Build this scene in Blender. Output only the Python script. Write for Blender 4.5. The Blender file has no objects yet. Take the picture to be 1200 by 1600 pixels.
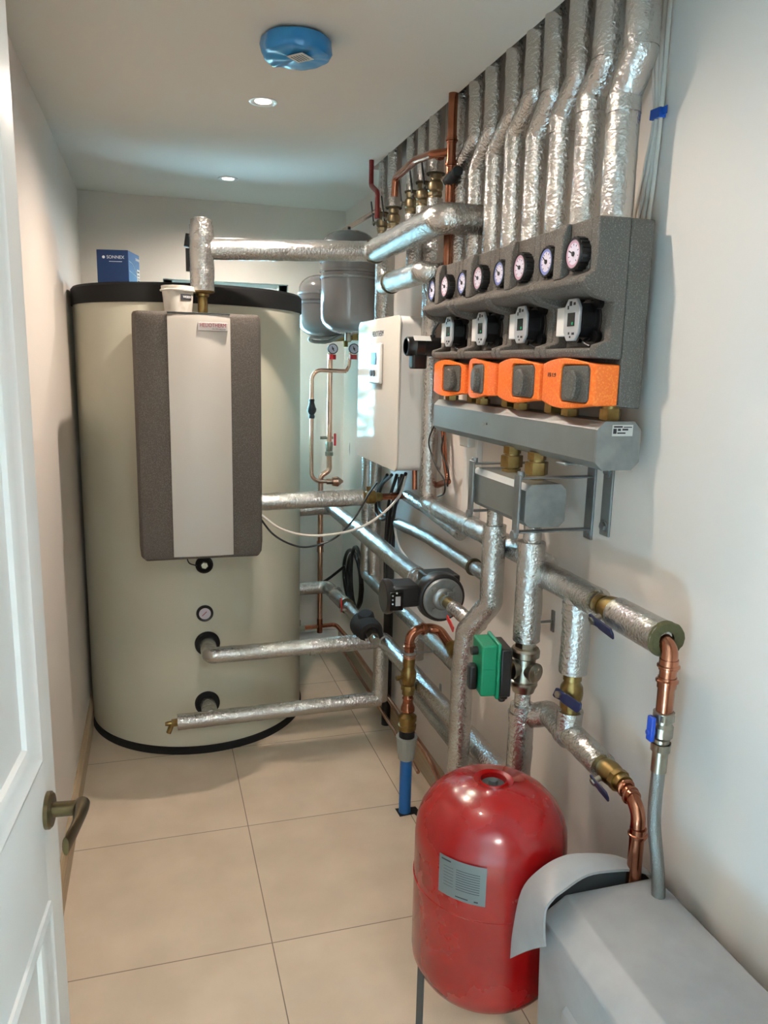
import bpy, bmesh, math, random
from mathutils import Vector, Matrix, noise, Euler
random.seed(7)
sc = bpy.context.scene
COL = sc.collection
PI = math.pi

# ---------------------------------------------------------------- camera, world, lamps, exposure
H = 1.66                                     # eye height
RW = Matrix(((0.95863529, -0.283783, 0.02203612), (0.0324251, 0.18579163, 0.98205401), (-0.28278435, -0.94071711, 0.18730811)))
cam_d = bpy.data.cameras.new('camera'); cam = bpy.data.objects.new('camera', cam_d); COL.objects.link(cam)
cam.matrix_world = Matrix.Translation((0, 0, H)) @ RW.transposed().to_4x4()
cam_d.sensor_fit = 'VERTICAL'; cam_d.sensor_height = 36; cam_d.sensor_width = 27; cam_d.lens = 27.0
cam_d.clip_start = 0.05
sc.camera = cam
sc.view_settings.view_transform = 'Standard'; sc.view_settings.look = 'None'
sc.view_settings.gamma = 1; sc.view_settings.use_curve_mapping = False
sc.view_settings.exposure = 0.0
w = bpy.data.worlds.new('sky'); sc.world = w; w.use_nodes = True
wn = w.node_tree.nodes; wl = w.node_tree.links
bgn = wn['Background']; bgn.inputs[0].default_value = (0.36, 0.72, 1.0, 1); bgn.inputs[1].default_value = 60.0
bounce_sun_d = bpy.data.lights.new('bounce_sun', 'SUN'); bounce_sun_d.energy = 170.0; bounce_sun_d.angle = .01; bounce_sun_d.color = (.55, .80, 1.0)  # added sun, tinted blue, bounced off the ground to brighten the back ceiling
bounce_sun = bpy.data.objects.new('bounce_sun', bounce_sun_d); COL.objects.link(bounce_sun); bounce_sun.rotation_euler = Vector((.70, .15, -.62)).to_track_quat('-Z', 'Y').to_euler()
LAMPS = [(0.365, 2.655), (0.357, 3.765), (0.365, 1.56)]
LAMP_W = (58.0, 32.0, 25.0)
HALL_FILL_W = 27.0
ZC = 2.478; XL = -0.33; XR = 1.035; YB = 4.29; YF = 0.40

def srgb(r, g, b):
    f = lambda c: ((c/255+0.055)/1.055)**2.4 if c/255 > 0.04045 else c/255/12.92
    return (f(r), f(g), f(b), 1)

# ---------------------------------------------------------------- survey helpers (photo pixel -> room point on a known plane)
def ray(x, y): return RW.transposed() @ Vector((x-600, 800-y, -1200))
def fx(x, y, X): r = ray(x, y); return Vector((0, 0, H)) + r*(X/r.x)
def fy(x, y, Y): r = ray(x, y); return Vector((0, 0, H)) + r*(Y/r.y)
def pj(p):
    c = RW @ (Vector(p)-Vector((0, 0, H))); return 600-1200*c.x/c.z, 800+1200*c.y/c.z
def bis(f, lo, hi):
    for _ in range(40):
        m = (lo+hi)/2
        if f(m): lo = m
        else: hi = m
    return (lo+hi)/2
def zat(x, y, py): return bis(lambda m: pj((x, y, m))[1] > py, -1, 3)
def xat(y, z, px): return bis(lambda m: pj((m, y, z))[0] < px, -1, 2)
def yat(x, z, px): return bis(lambda m: pj((x, m, z))[0] > px, .5, 6)

# ---------------------------------------------------------------- materials
def newmat(name):
    m = bpy.data.materials.new(name); m.use_nodes = True
    return m, m.node_tree.nodes, m.node_tree.links, m.node_tree.nodes['Principled BSDF']
def bump(nt, b, scale, strength, dist=0.002, detail=3, stretch=None, kind='NOISE'):
    n, l = nt.nodes, nt.links
    tc = n.new('ShaderNodeTexCoord'); src = tc.outputs['Object']
    if stretch:
        mp = n.new('ShaderNodeMapping'); mp.inputs['Scale'].default_value = stretch; l.new(src, mp.inputs[0]); src = mp.outputs[0]
    if kind == 'NOISE':
        t = n.new('ShaderNodeTexNoise'); t.inputs['Scale'].default_value = scale; t.inputs['Detail'].default_value = detail; o = t.outputs['Fac']
    else:
        t = n.new('ShaderNodeTexVoronoi'); t.inputs['Scale'].default_value = scale; o = t.outputs['Distance']
    l.new(src, t.inputs['Vector'])
    bp = n.new('ShaderNodeBump'); bp.inputs['Strength'].default_value = strength; bp.inputs['Distance'].default_value = dist
    l.new(o, bp.inputs['Height']); l.new(bp.outputs[0], b.inputs['Normal'])
    return bp
def M(name, col, rough=.5, metal=0, bscale=0, bstr=.3, bdist=.001, coat=0, spec=None):
    m, n, l, b = newmat(name)
    b.inputs['Base Color'].default_value = srgb(*col); b.inputs['Roughness'].default_value = rough; b.inputs['Metallic'].default_value = metal
    if coat: b.inputs['Coat Weight'].default_value = coat; b.inputs['Coat Roughness'].default_value = .08
    if spec is not None: b.inputs['Specular IOR Level'].default_value = spec
    if bscale: bump(m.node_tree, b, bscale, bstr, bdist)
    return m
def speck(name, base, dots, scale=260, rough=.85, thr=.62, bstr=.5):
    m, n, l, b = newmat(name)
    tc = n.new('ShaderNodeTexCoord'); t = n.new('ShaderNodeTexNoise'); t.inputs['Scale'].default_value = scale; t.inputs['Detail'].default_value = 1
    l.new(tc.outputs['Object'], t.inputs['Vector'])
    cr = n.new('ShaderNodeValToRGB'); cr.color_ramp.elements[0].position = thr-.12; cr.color_ramp.elements[1].position = thr+.06
    cr.color_ramp.elements[0].color = srgb(*base); cr.color_ramp.elements[1].color = srgb(*dots)
    l.new(t.outputs['Fac'], cr.inputs[0]); l.new(cr.outputs[0], b.inputs['Base Color']); b.inputs['Roughness'].default_value = rough
    v = n.new('ShaderNodeTexVoronoi'); v.inputs['Scale'].default_value = scale*.9; l.new(tc.outputs['Object'], v.inputs['Vector'])
    bp = n.new('ShaderNodeBump'); bp.inputs['Strength'].default_value = bstr; bp.inputs['Distance'].default_value = .001
    l.new(v.outputs['Distance'], bp.inputs['Height']); l.new(bp.outputs[0], b.inputs['Normal'])
    return m
def foil_mat():
    m, n, l, b = newmat('aluminium_foil')
    b.inputs['Metallic'].default_value = .93
    tc = n.new('ShaderNodeTexCoord')
    t1 = n.new('ShaderNodeTexNoise'); t1.inputs['Scale'].default_value = 75; t1.inputs['Detail'].default_value = 7; t1.inputs['Distortion'].default_value = 1.8
    v = n.new('ShaderNodeTexVoronoi'); v.inputs['Scale'].default_value = 120; v.feature = 'F1'
    wv = n.new('ShaderNodeTexNoise'); wv.inputs['Scale'].default_value = 9; wv.inputs['Detail'].default_value = 2
    for t in (t1, v, wv): l.new(tc.outputs['Object'], t.inputs['Vector'])
    ma = n.new('ShaderNodeMath'); ma.operation = 'MULTIPLY_ADD'; l.new(v.outputs['Distance'], ma.inputs[0]); ma.inputs[1].default_value = .45; l.new(t1.outputs['Fac'], ma.inputs[2])
    bp = n.new('ShaderNodeBump'); bp.inputs['Strength'].default_value = .58; bp.inputs['Distance'].default_value = .004
    l.new(ma.outputs[0], bp.inputs['Height']); l.new(bp.outputs[0], b.inputs['Normal'])
    cr = n.new('ShaderNodeValToRGB'); cr.color_ramp.elements[0].color = srgb(184, 183, 180); cr.color_ramp.elements[1].color = srgb(212, 211, 208)
    l.new(wv.outputs['Fac'], cr.inputs[0]); l.new(cr.outputs[0], b.inputs['Base Color'])
    mr = n.new('ShaderNodeMapRange'); mr.inputs[3].default_value = .13; mr.inputs[4].default_value = .25
    l.new(wv.outputs['Fac'], mr.inputs[0]); l.new(mr.outputs[0], b.inputs['Roughness'])
    return m
def floor_mat():
    m, n, l, b = newmat('porcelain_tile')
    geo = n.new('ShaderNodeNewGeometry'); mp = n.new('ShaderNodeMapping'); l.new(geo.outputs['Position'], mp.inputs[0])
    mp.inputs['Location'].default_value = (-.280, -.768, 0)
    br = n.new('ShaderNodeTexBrick'); br.offset = 0; br.squash = 1
    br.inputs['Scale'].default_value = 1; br.inputs['Brick Width'].default_value = .5985; br.inputs['Row Height'].default_value = .5985
    br.inputs['Mortar Size'].default_value = .0017; br.inputs['Mortar Smooth'].default_value = .1; br.inputs['Bias'].default_value = 0
    br.inputs['Color1'].default_value = srgb(224, 206, 184); br.inputs['Color2'].default_value = srgb(219, 201, 179); br.inputs['Mortar'].default_value = srgb(142, 126, 108)
    l.new(mp.outputs[0], br.inputs['Vector'])
    t = n.new('ShaderNodeTexNoise'); t.inputs['Scale'].default_value = 4.5; t.inputs['Detail'].default_value = 6; l.new(geo.outputs['Position'], t.inputs['Vector'])
    cr = n.new('ShaderNodeValToRGB'); cr.color_ramp.elements[0].position = .35; cr.color_ramp.elements[1].position = .7
    cr.color_ramp.elements[0].color = (.86, .85, .83, 1); cr.color_ramp.elements[1].color = (1, 1, 1, 1); l.new(t.outputs['Fac'], cr.inputs[0])
    mx = n.new('ShaderNodeMix'); mx.data_type = 'RGBA'; mx.blend_type = 'MULTIPLY'; mx.inputs[0].default_value = 1
    l.new(br.outputs['Color'], mx.inputs[6]); l.new(cr.outputs[0], mx.inputs[7]); l.new(mx.outputs[2], b.inputs['Base Color'])
    b.inputs['Roughness'].default_value = .38; b.inputs['Specular IOR Level'].default_value = .45
    bp = n.new('ShaderNodeBump'); bp.invert = True; bp.inputs['Strength'].default_value = .6; bp.inputs['Distance'].default_value = .002
    l.new(br.outputs['Fac'], bp.inputs['Height']); l.new(bp.outputs[0], b.inputs['Normal'])
    return m
def mottle(name, c1, c2, scale, rough, metal=0, coat=0, detail=5, bstr=0, lo=.35, hi=.65):
    m, n, l, b = newmat(name)
    tc = n.new('ShaderNodeTexCoord'); t = n.new('ShaderNodeTexNoise'); t.inputs['Scale'].default_value = scale; t.inputs['Detail'].default_value = detail
    l.new(tc.outputs['Object'], t.inputs['Vector'])
    cr = n.new('ShaderNodeValToRGB'); cr.color_ramp.elements[0].position = lo; cr.color_ramp.elements[1].position = hi
    cr.color_ramp.elements[0].color = srgb(*c1); cr.color_ramp.elements[1].color = srgb(*c2)
    l.new(t.outputs['Fac'], cr.inputs[0]); l.new(cr.outputs[0], b.inputs['Base Color'])
    b.inputs['Roughness'].default_value = rough; b.inputs['Metallic'].default_value = metal
    if coat: b.inputs['Coat Weight'].default_value = coat; b.inputs['Coat Roughness'].default_value = .06
    if bstr:
        bp = n.new('ShaderNodeBump'); bp.inputs['Strength'].default_value = bstr; bp.inputs['Distance'].default_value = .002
        l.new(t.outputs['Fac'], bp.inputs['Height']); l.new(bp.outputs[0], b.inputs['Normal'])
    return m
def dusty_red():
    m, n, l, b = newmat('red_enamel')
    tc = n.new('ShaderNodeTexCoord'); t = n.new('ShaderNodeTexNoise'); t.inputs['Scale'].default_value = 7; t.inputs['Detail'].default_value = 6
    l.new(tc.outputs['Object'], t.inputs['Vector'])
    cr = n.new('ShaderNodeValToRGB'); cr.color_ramp.elements[0].position = .42; cr.color_ramp.elements[1].position = .66
    cr.color_ramp.elements[0].color = srgb(138, 5, 7); cr.color_ramp.elements[1].color = srgb(152, 20, 20)
    l.new(t.outputs['Fac'], cr.inputs[0]); l.new(cr.outputs[0], b.inputs['Base Color'])
    mr = n.new('ShaderNodeMapRange'); mr.inputs[1].default_value = .4; mr.inputs[2].default_value = .7; mr.inputs[3].default_value = .16; mr.inputs[4].default_value = .36
    l.new(t.outputs['Fac'], mr.inputs[0]); l.new(mr.outputs[0], b.inputs['Roughness'])
    b.inputs['Coat Weight'].default_value = .3; b.inputs['Coat Roughness'].default_value = .08
    return m
def glass_mat():
    m = bpy.data.materials.new('window_glass'); m.use_nodes = True; n = m.node_tree.nodes; l = m.node_tree.links
    n.remove(n['Principled BSDF'])
    tr = n.new('ShaderNodeBsdfTransparent'); tr.inputs[0].default_value = (.93, .98, .97, 1); gl = n.new('ShaderNodeBsdfGlossy'); gl.inputs['Roughness'].default_value = .02
    fr = n.new('ShaderNodeFresnel'); fr.inputs[0].default_value = 1.45; mx = n.new('ShaderNodeMixShader')
    l.new(fr.outputs[0], mx.inputs[0]); l.new(tr.outputs[0], mx.inputs[1]); l.new(gl.outputs[0], mx.inputs[2]); l.new(mx.outputs[0], n['Material Output'].inputs[0])
    return m
def emis(name, col, st):
    m, n, l, b = newmat(name); b.inputs['Emission Color'].default_value = col; b.inputs['Emission Strength'].default_value = st; return m
def wood_mat():
    m, n, l, b = newmat('bare_wood')
    geo = n.new('ShaderNodeNewGeometry'); mp = n.new('ShaderNodeMapping'); mp.inputs['Scale'].default_value = (30, 1.2, 60); l.new(geo.outputs['Position'], mp.inputs[0])
    t = n.new('ShaderNodeTexNoise'); t.inputs['Scale'].default_value = 1.6; t.inputs['Detail'].default_value = 4; l.new(mp.outputs[0], t.inputs['Vector'])
    cr = n.new('ShaderNodeValToRGB'); cr.color_ramp.elements[0].color = srgb(160, 134, 104); cr.color_ramp.elements[1].color = srgb(206, 184, 152)
    l.new(t.outputs['Fac'], cr.inputs[0]); l.new(cr.outputs[0], b.inputs['Base Color']); b.inputs['Roughness'].default_value = .45
    return m
FOIL = foil_mat(); TILE = floor_mat(); RED = dusty_red(); GLASS = glass_mat(); WOOD = wood_mat()
WALL = M('wall_paint', (226, 217, 208), .7, bscale=90, bstr=.12); CEIL = M('ceiling_paint', (226, 220, 210), .8)
WHITE = M('white_gloss', (232, 230, 226), .22, coat=.4); PANEL = M('white_panel', (172, 166, 157), .3, spec=.4); TRIM = M('white_gloss_trim', (230, 231, 230), .28)
CREAM = mottle('cream_vinyl', (206, 203, 184), (211, 208, 189), 3, .42); BLACK = M('black_plastic', (20, 20, 21), .34); FOAM = M('black_foam', (14, 14, 15), .8)
EPP = speck('dark_grey_foam', (88, 82, 76), (122, 114, 106), 330, .85, .66); UNIT = speck('taupe_foam', (84, 77, 71), (104, 97, 90), 300, .9, .58)
ORANGE = speck('orange_foam', (238, 106, 28), (246, 130, 48), 200, .55, .6, .25); DIAL = speck('dark_knob', (76, 72, 66), (104, 99, 92), 260, .6)
COPPER = mottle('copper', (176, 116, 90), (138, 84, 62), 14, .22, 1); COPPERB = mottle('bright_copper', (216, 168, 146), (200, 148, 124), 12, .2, 1)
BRASS = mottle('brass', (150, 126, 80), (120, 98, 58), 30, .34, 1); NICKEL = mottle('nickel', (168, 160, 146), (146, 138, 124), 30, .3, 1)
STEEL = mottle('zinc_steel', (150, 154, 154), (132, 137, 138), 22, .42, .85); STEELD = mottle('brushed_zinc', (138, 141, 138), (128, 131, 128), 6, .45, .6)
GREYV = M('grey_enamel', (104, 104, 104), .2, coat=.5); BRONZE = mottle('antique_bronze', (98, 84, 56), (78, 66, 46), 30, .35, .9)
BLUEPE = M('blue_pipe_plastic', (12, 92, 160), .4); GREYPL = M('grey_fitting_plastic', (150, 150, 142), .5); BLUEH = M('dark_blue_handle', (20, 26, 62), .4)
BLUEL = M('blue_lever', (20, 66, 170), .35); GREEN = M('green_plastic', (0, 122, 84), .38); REDH = M('red_handle', (176, 22, 26), .35)
FACE = M('gauge_face', (214, 208, 222), .35); RINGB = M('blue_gauge_ring', (118, 128, 190), .4); RINGR = M('rose_gauge_ring', (190, 150, 168), .4)
SILVERP = M('silver_plastic', (186, 188, 190), .3, .35); DISP = M('display_glass', (22, 32, 34), .15); CABLEW = M('white_cable', (206, 200, 190), .45)
TAPE = M('blue_tape', (20, 74, 160), .4); WOOLD = M('dark_insulation', (66, 60, 40), .9)
WOOL = M('green_insulation', (80, 74, 44), .9, bscale=150, bstr=.6, bdist=.003); PAPER = M('paper_label', (206, 206, 202), .6)
SLAB = M('silver_label', (112, 118, 118), .45, .2); INK = M('dark_print', (40, 38, 44), .6); REDINK = M('red_print', (150, 30, 48), .5); BOXB = M('dark_blue_card', (6, 48, 96), .5)
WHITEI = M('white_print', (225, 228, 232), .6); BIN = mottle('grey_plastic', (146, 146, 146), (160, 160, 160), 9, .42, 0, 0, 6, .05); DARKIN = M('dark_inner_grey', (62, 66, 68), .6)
FILM = mottle('blue_plastic_film', (30, 118, 178), (52, 140, 196), 10, .3, 0, .3); TUB = mottle('stained_white_plastic', (214, 210, 200), (170, 160, 144), 22, .5, lo=.5, hi=.8)
BRAID = M('braided_steel', (150, 150, 146), .32, .9, bscale=420, bstr=.9, bdist=.002); VOID = M('raw_void', (92, 88, 82), .9); GREENL = M('green_led', (30, 150, 100), .3)
LAMP = emis('lamp_lens', (1, .9, .76, 1), 7); LEAF = mottle('leaves', (34, 62, 20), (66, 98, 36), 6, .6); SOIL = M('paved_ground', (186, 188, 186), .9)

# ---------------------------------------------------------------- mesh building
class MB:
    def __init__(s): s.bm = bmesh.new()
    def box(s, c, d, rot=None):
        m = Matrix.Translation(Vector(c)) @ (rot.to_4x4() if rot else Matrix()) @ Matrix.Diagonal((d[0], d[1], d[2], 1))
        bmesh.ops.create_cube(s.bm, size=1, matrix=m); return s
    def bb(s, a, b): return s.box([(a[i]+b[i])/2 for i in range(3)], [abs(b[i]-a[i]) for i in range(3)])
    def lathe(s, o, ax, prof, seg=28, start=0.0, hexa=False):
        o = Vector(o); ax = Vector(ax).normalized(); u = ax.orthogonal().normalized(); v = ax.cross(u)
        rings = []
        for t, r in prof:
            if r <= 1e-6: rings.append([s.bm.verts.new(o+ax*t)])
            else: rings.append([s.bm.verts.new(o+ax*t+(u*math.cos(start+2*PI*i/seg)+v*math.sin(start+2*PI*i/seg))*r) for i in range(seg)])
        for a, b in zip(rings, rings[1:]):
            if len(a) == 1 and len(b) == 1: continue
            for i in range(seg):
                j = (i+1) % seg
                if len(a) == 1: s.bm.faces.new((a[0], b[i], b[j]))
                elif len(b) == 1: s.bm.faces.new((a[i], b[0], a[j]))
                else: s.bm.faces.new((a[i], b[i], b[j], a[j]))
        if len(rings[0]) > 1: s.bm.faces.new(rings[0])
        if len(rings[-1]) > 1: s.bm.faces.new(rings[-1][::-1])
        return s
    def cyl(s, a, b, r, seg=24):
        a = Vector(a); b = Vector(b); return s.lathe(a, b-a, [(0, r), ((b-a).length, r)], seg)
    def hexn(s, a, b, r): return s.cyl(a, b, r, 6)
    def prism(s, poly, o, U, V, W):
        """poly in (U,V) coordinates from o, pushed along W"""
        o = Vector(o); U = Vector(U); V = Vector(V); W = Vector(W)
        a = [s.bm.verts.new(o+U*p[0]+V*p[1]) for p in poly]; b = [s.bm.verts.new(o+U*p[0]+V*p[1]+W) for p in poly]
        s.bm.faces.new(a); s.bm.faces.new(b[::-1]); n = len(poly)
        for i in range(n): s.bm.faces.new((a[i], b[i], b[(i+1) % n], a[(i+1) % n]))
        return s
    def tube(s, pts, r, seg=16, crinkle=0.0, step=.012, closed_ends=True):
        P = [Vector(p) for p in pts]
        if crinkle:
            Q = [P[0]]
            for a, b in zip(P, P[1:]):
                k = max(1, round((b-a).length/step))
                for i in range(1, k+1): Q.append(a.lerp(b, i/k))
            P = Q
        n = len(P); T = []
        for i in range(n):
            d = Vector((0, 0, 0))
            if i > 0: d += (P[i]-P[i-1]).normalized()
            if i < n-1: d += (P[i+1]-P[i]).normalized()
            T.append(d.normalized())
        u = T[0].orthogonal().normalized(); rings = []
        off = random.random()*40
        for i in range(n):
            u = (u-T[i]*u.dot(T[i])).normalized(); v = T[i].cross(u); ring = []
            for k in range(seg):
                a = 2*PI*k/seg; d = u*math.cos(a)+v*math.sin(a); rr = r
                if crinkle:
                    q = P[i]+d*r
                    rr += crinkle*(.9*noise.noise(q*22+Vector((off, 0, 0)))+.55*noise.noise(q*70+Vector((0, off, 0)))+.4*noise.noise(q*160))
                ring.append(s.bm.verts.new(P[i]+d*rr))
            rings.append(ring)
        for a, b in zip(rings, rings[1:]):
            for k in range(seg): s.bm.faces.new((a[k], a[(k+1) % seg], b[(k+1) % seg], b[k]))
        if closed_ends: s.bm.faces.new(rings[0][::-1]); s.bm.faces.new(rings[-1])
        return s
    def sphere(s, c, r, sub=2, sc=(1, 1, 1)):
        bmesh.ops.create_icosphere(s.bm, subdivisions=sub, radius=r, matrix=Matrix.Translation(Vector(c)) @ Matrix.Diagonal((*sc, 1))); return s
    def xf(s, m): bmesh.ops.transform(s.bm, matrix=m, verts=s.bm.verts); return s
def fil(pts, r, n=7):
    """round the corners of a polyline"""
    P = [Vector(p) for p in pts]; out = [P[0]]
    for i in range(1, len(P)-1):
        a = (P[i-1]-P[i]); b = (P[i+1]-P[i]); la, lb = a.length, b.length; a.normalize(); b.normalize()
        ang = math.acos(max(-1, min(1, a.dot(b))))
        if ang > PI-.03: out.append(P[i]); continue
        rr = r[i-1] if isinstance(r, (list, tuple)) else r
        t = min(rr/math.tan(ang/2), la*.48, lb*.48); re = t*math.tan(ang/2)
        c = P[i]+(a+b).normalized()*(re/math.sin(ang/2)); s0 = P[i]+a*t-c; s1 = P[i]+b*t-c
        w_ = math.acos(max(-1, min(1, s0.normalized().dot(s1.normalized()))))
        for k in range(n+1):
            f = k/n; q = (s0*math.sin((1-f)*w_)+s1*math.sin(f*w_))/math.sin(w_) if w_ > 1e-4 else s0
            out.append(c+q)
    out.append(P[-1]); return out
def spline(pts, n=8):
    P = [Vector(p) for p in pts]; P = [P[0]*2-P[1]]+P+[P[-1]*2-P[-2]]; out = []
    for i in range(1, len(P)-2):
        for k in range(n):
            t = k/n; a, b, c, d = P[i-1:i+3]
            out.append(.5*((2*b)+(c-a)*t+(2*a-5*b+4*c-d)*t*t+(3*b-a-3*c+d)*t**3))
    out.append(P[-2]); return out
ORG = {}
def link(name, mb, mat, parent=None, loc=None, bev=0, smooth=True, ang=38, seg=2):
    me = bpy.data.meshes.new(name); bmesh.ops.recalc_face_normals(mb.bm, faces=mb.bm.faces)
    if parent is not None: o0 = ORG[parent.name]
    elif loc is not None: o0 = Vector(loc)
    else: o0 = Vector((0, 0, 0))
    bmesh.ops.translate(mb.bm, vec=-o0, verts=mb.bm.verts)
    mb.bm.to_mesh(me); mb.bm.free(); me.materials.append(mat)
    if smooth:
        me.shade_smooth(); me.set_sharp_from_angle(angle=math.radians(ang))
    o = bpy.data.objects.new(name, me); COL.objects.link(o)
    if parent is not None: o.parent = parent; ORG[o.name] = o0
    else: o.location = o0; ORG[o.name] = o0
    if bev:
        md = o.modifiers.new('bevel', 'BEVEL'); md.width = bev; md.segments = seg; md.limit_method = 'ANGLE'; md.angle_limit = math.radians(32); md.harden_normals = False
    return o
def thing(name, label, cat, loc, group=None):
    o = bpy.data.objects.new(name, None); COL.objects.link(o); o.location = loc; o.empty_display_size = .05; ORG[o.name] = Vector(loc)
    o['label'] = label; o['category'] = cat
    if group: o['group'] = group
    return o
def tag(o, label, cat, group=None):
    o['label'] = label; o['category'] = cat
    if group: o['group'] = group
    return o
def struct(name, mb, mat, loc=(0, 0, 0), **k):
    o = link(name, mb, mat, None, loc, **k); o['kind'] = 'structure'; return o
def cut(o, cutters):
    """subtract boxes / prisms from an object's mesh"""
    for cb in cutters:
        me = bpy.data.meshes.new('c'); bmesh.ops.recalc_face_normals(cb.bm, faces=cb.bm.faces); bmesh.ops.translate(cb.bm, vec=-ORG[o.name], verts=cb.bm.verts); cb.bm.to_mesh(me); cb.bm.free()
        c = bpy.data.objects.new('c', me); COL.objects.link(c); c.location = ORG[o.name] if o.parent is None else Vector((0, 0, 0))
        if o.parent is not None: c.parent = o.parent
        md = o.modifiers.new('b', 'BOOLEAN'); md.object = c; md.operation = 'DIFFERENCE'; md.solver = 'EXACT'
        others = [x for x in o.modifiers if x.type == 'BEVEL']
        for x in others: x.show_viewport = False
        dg = bpy.context.evaluated_depsgraph_get(); dg.update()
        nm = bpy.data.meshes.new_from_object(o.evaluated_get(dg)); o.modifiers.remove(md)
        for x in others: x.show_viewport = True
        o.data = nm; bpy.data.objects.remove(c)
    return o
def text(name, s, size, origin, U, V, mat, parent, ext=.0004, align='CENTER', xs=1.0):
    cu = bpy.data.curves.new('t', 'FONT'); cu.body = s; cu.size = size; cu.extrude = ext; cu.align_x = align; cu.align_y = 'CENTER'
    t = bpy.data.objects.new('t', cu); COL.objects.link(t)
    dg = bpy.context.evaluated_depsgraph_get(); dg.update(); me = bpy.data.meshes.new_from_object(t.evaluated_get(dg)); bpy.data.objects.remove(t)
    U = Vector(U).normalized(); V = Vector(V).normalized(); W = U.cross(V)
    m = Matrix((U, V, W)).transposed().to_4x4(); o0 = ORG[parent.name]
    me.transform(Matrix.Translation(Vector(origin)-o0) @ m @ Matrix.Diagonal((xs, 1, 1, 1))); me.materials.clear(); me.materials.append(mat); me.name = name
    o = bpy.data.objects.new(name, me); COL.objects.link(o); o.parent = parent; ORG[o.name] = o0
    return o
def rrect(w_, h_, r, n=5):
    out = []
    for cx, cy, a0 in ((w_/2-r, h_/2-r, 0), (-w_/2+r, h_/2-r, PI/2), (-w_/2+r, -h_/2+r, PI), (w_/2-r, -h_/2+r, 1.5*PI)):
        for k in range(n+1): a = a0+PI/2*k/n; out.append((cx+r*math.cos(a), cy+r*math.sin(a)))
    return out
X3, Y3, Z3 = Vector((1, 0, 0)), Vector((0, 1, 0)), Vector((0, 0, 1))

# ================================================================ SETTING
struct('floor', MB().bb((XL-.1, -.6, -.1), (XR+.1, YB+.1, 0)), TILE, smooth=False)
struct('wall_left', MB().bb((XL-.1, YF, 0), (XL, YB+.1, ZC)), WALL, smooth=False)
struct('wall_right', MB().bb((XR, YF, 0), (XR+.1, YB+.1, ZC+.35)), WALL, smooth=False)
WX0, WX1, WZ0, WZ1 = .067, .720, 1.20, 2.078
wb = struct('wall_back', MB().bb((XL, YB, 0), (XR, YB+.12, ZC)), WALL, smooth=False)
cut(wb, [MB().bb((WX0, YB-.05, WZ0), (WX1, YB+.2, WZ1))])
wf = struct('wall_front', MB().bb((XL, YF-.1, 0), (XR, YF, ZC)), WALL, smooth=False)
cut(wf, [MB().bb((-.245, YF-.2, -.1), (.62, YF+.1, 2.22))])
SX = .918   # front edge of the slot in the ceiling where the pipes rise
cl = MB().bb((XL-.1, YF-.1, ZC), (SX, YB+.12, ZC+.03)).bb((SX, YF-.1, ZC), (XR, 1.15, ZC+.03)).bb((SX, 3.36, ZC), (XR, YB+.12, ZC+.03))
struct('ceiling', cl, CEIL, smooth=False)
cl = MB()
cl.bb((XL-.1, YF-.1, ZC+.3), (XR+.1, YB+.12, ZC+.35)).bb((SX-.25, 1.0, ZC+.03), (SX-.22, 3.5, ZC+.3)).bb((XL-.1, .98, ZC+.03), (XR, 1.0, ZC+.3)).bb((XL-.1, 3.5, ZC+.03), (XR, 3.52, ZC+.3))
struct('ceiling_void', cl, M('dark_void', (58, 52, 46), .95), smooth=False)  # void surfaces coloured dark brown so the slot openings look dark
# unseen hallway added behind the doorway to keep sky light out
struct('wall_hall', MB().bb((-1.4, -1.5, 0), (1.6, -1.4, ZC)).bb((1.5, -1.4, 0), (1.6, YF-.1, ZC)).bb((-1.5, -1.5, 0), (-1.4, YF, ZC)).bb((1.0, YF-.1, 0), (1.6, YF, ZC)).bb((-1.5, YF-.1, 0), (XL, YF, ZC)), WALL, smooth=False)
struct('ceiling_hall', MB().bb((-1.4, -1.5, ZC), (1.6, YF-.1, ZC+.05)), CEIL, smooth=False)
struct('floor_hall', MB().bb((-1.4, -1.5, -.1), (1.6, -.6, 0)), TILE, smooth=False)
hl_ = bpy.data.lights.new('hall_fill_light', 'AREA'); hl_.shape = 'DISK'; hl_.size = .3; hl_.energy = HALL_FILL_W; hl_.color = (1, .95, .88)  # added fill lamp, unseen, brightens the door leaf and near walls
hlo = bpy.data.objects.new('hall_fill_light', hl_); COL.objects.link(hlo); hlo.location = (.25, -.75, ZC-.03)
# bare wood skirting
def skirt(name, x0, x1, y0, y1, h):
    xs = (x0, x1)
    prof = [(0, 0), (0, h), (.006, h), (.018, h-.022), (.018, 0)] if x0 < 0 else [(0, 0), (0, h), (-.006, h), (-.018, h-.022), (-.018, 0)]
    struct(name, MB().prism(prof, (x0, y0, 0), X3, Z3, Y3*(y1-y0)), WOOD, smooth=False)
skirt('baseboard_left', XL, 0, YF+.02, YB, .105)
skirt('baseboard_right', XR, 0, YF+.02, YB, .11)
struct('baseboard_back', MB().bb((XL+.02, YB-.018, 0), (XR-.02, YB, .105)), TRIM, bev=.004)
# door frame lining
struct('trim_1', MB().bb((-.285, YF-.105, 0), (-.245, YF+.012, 2.26)).bb((.62, YF-.105, 0), (.66, YF+.012, 2.26)).bb((-.285, YF-.105, 2.22), (.66, YF+.012, 2.26)), TRIM, bev=.003)
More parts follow.
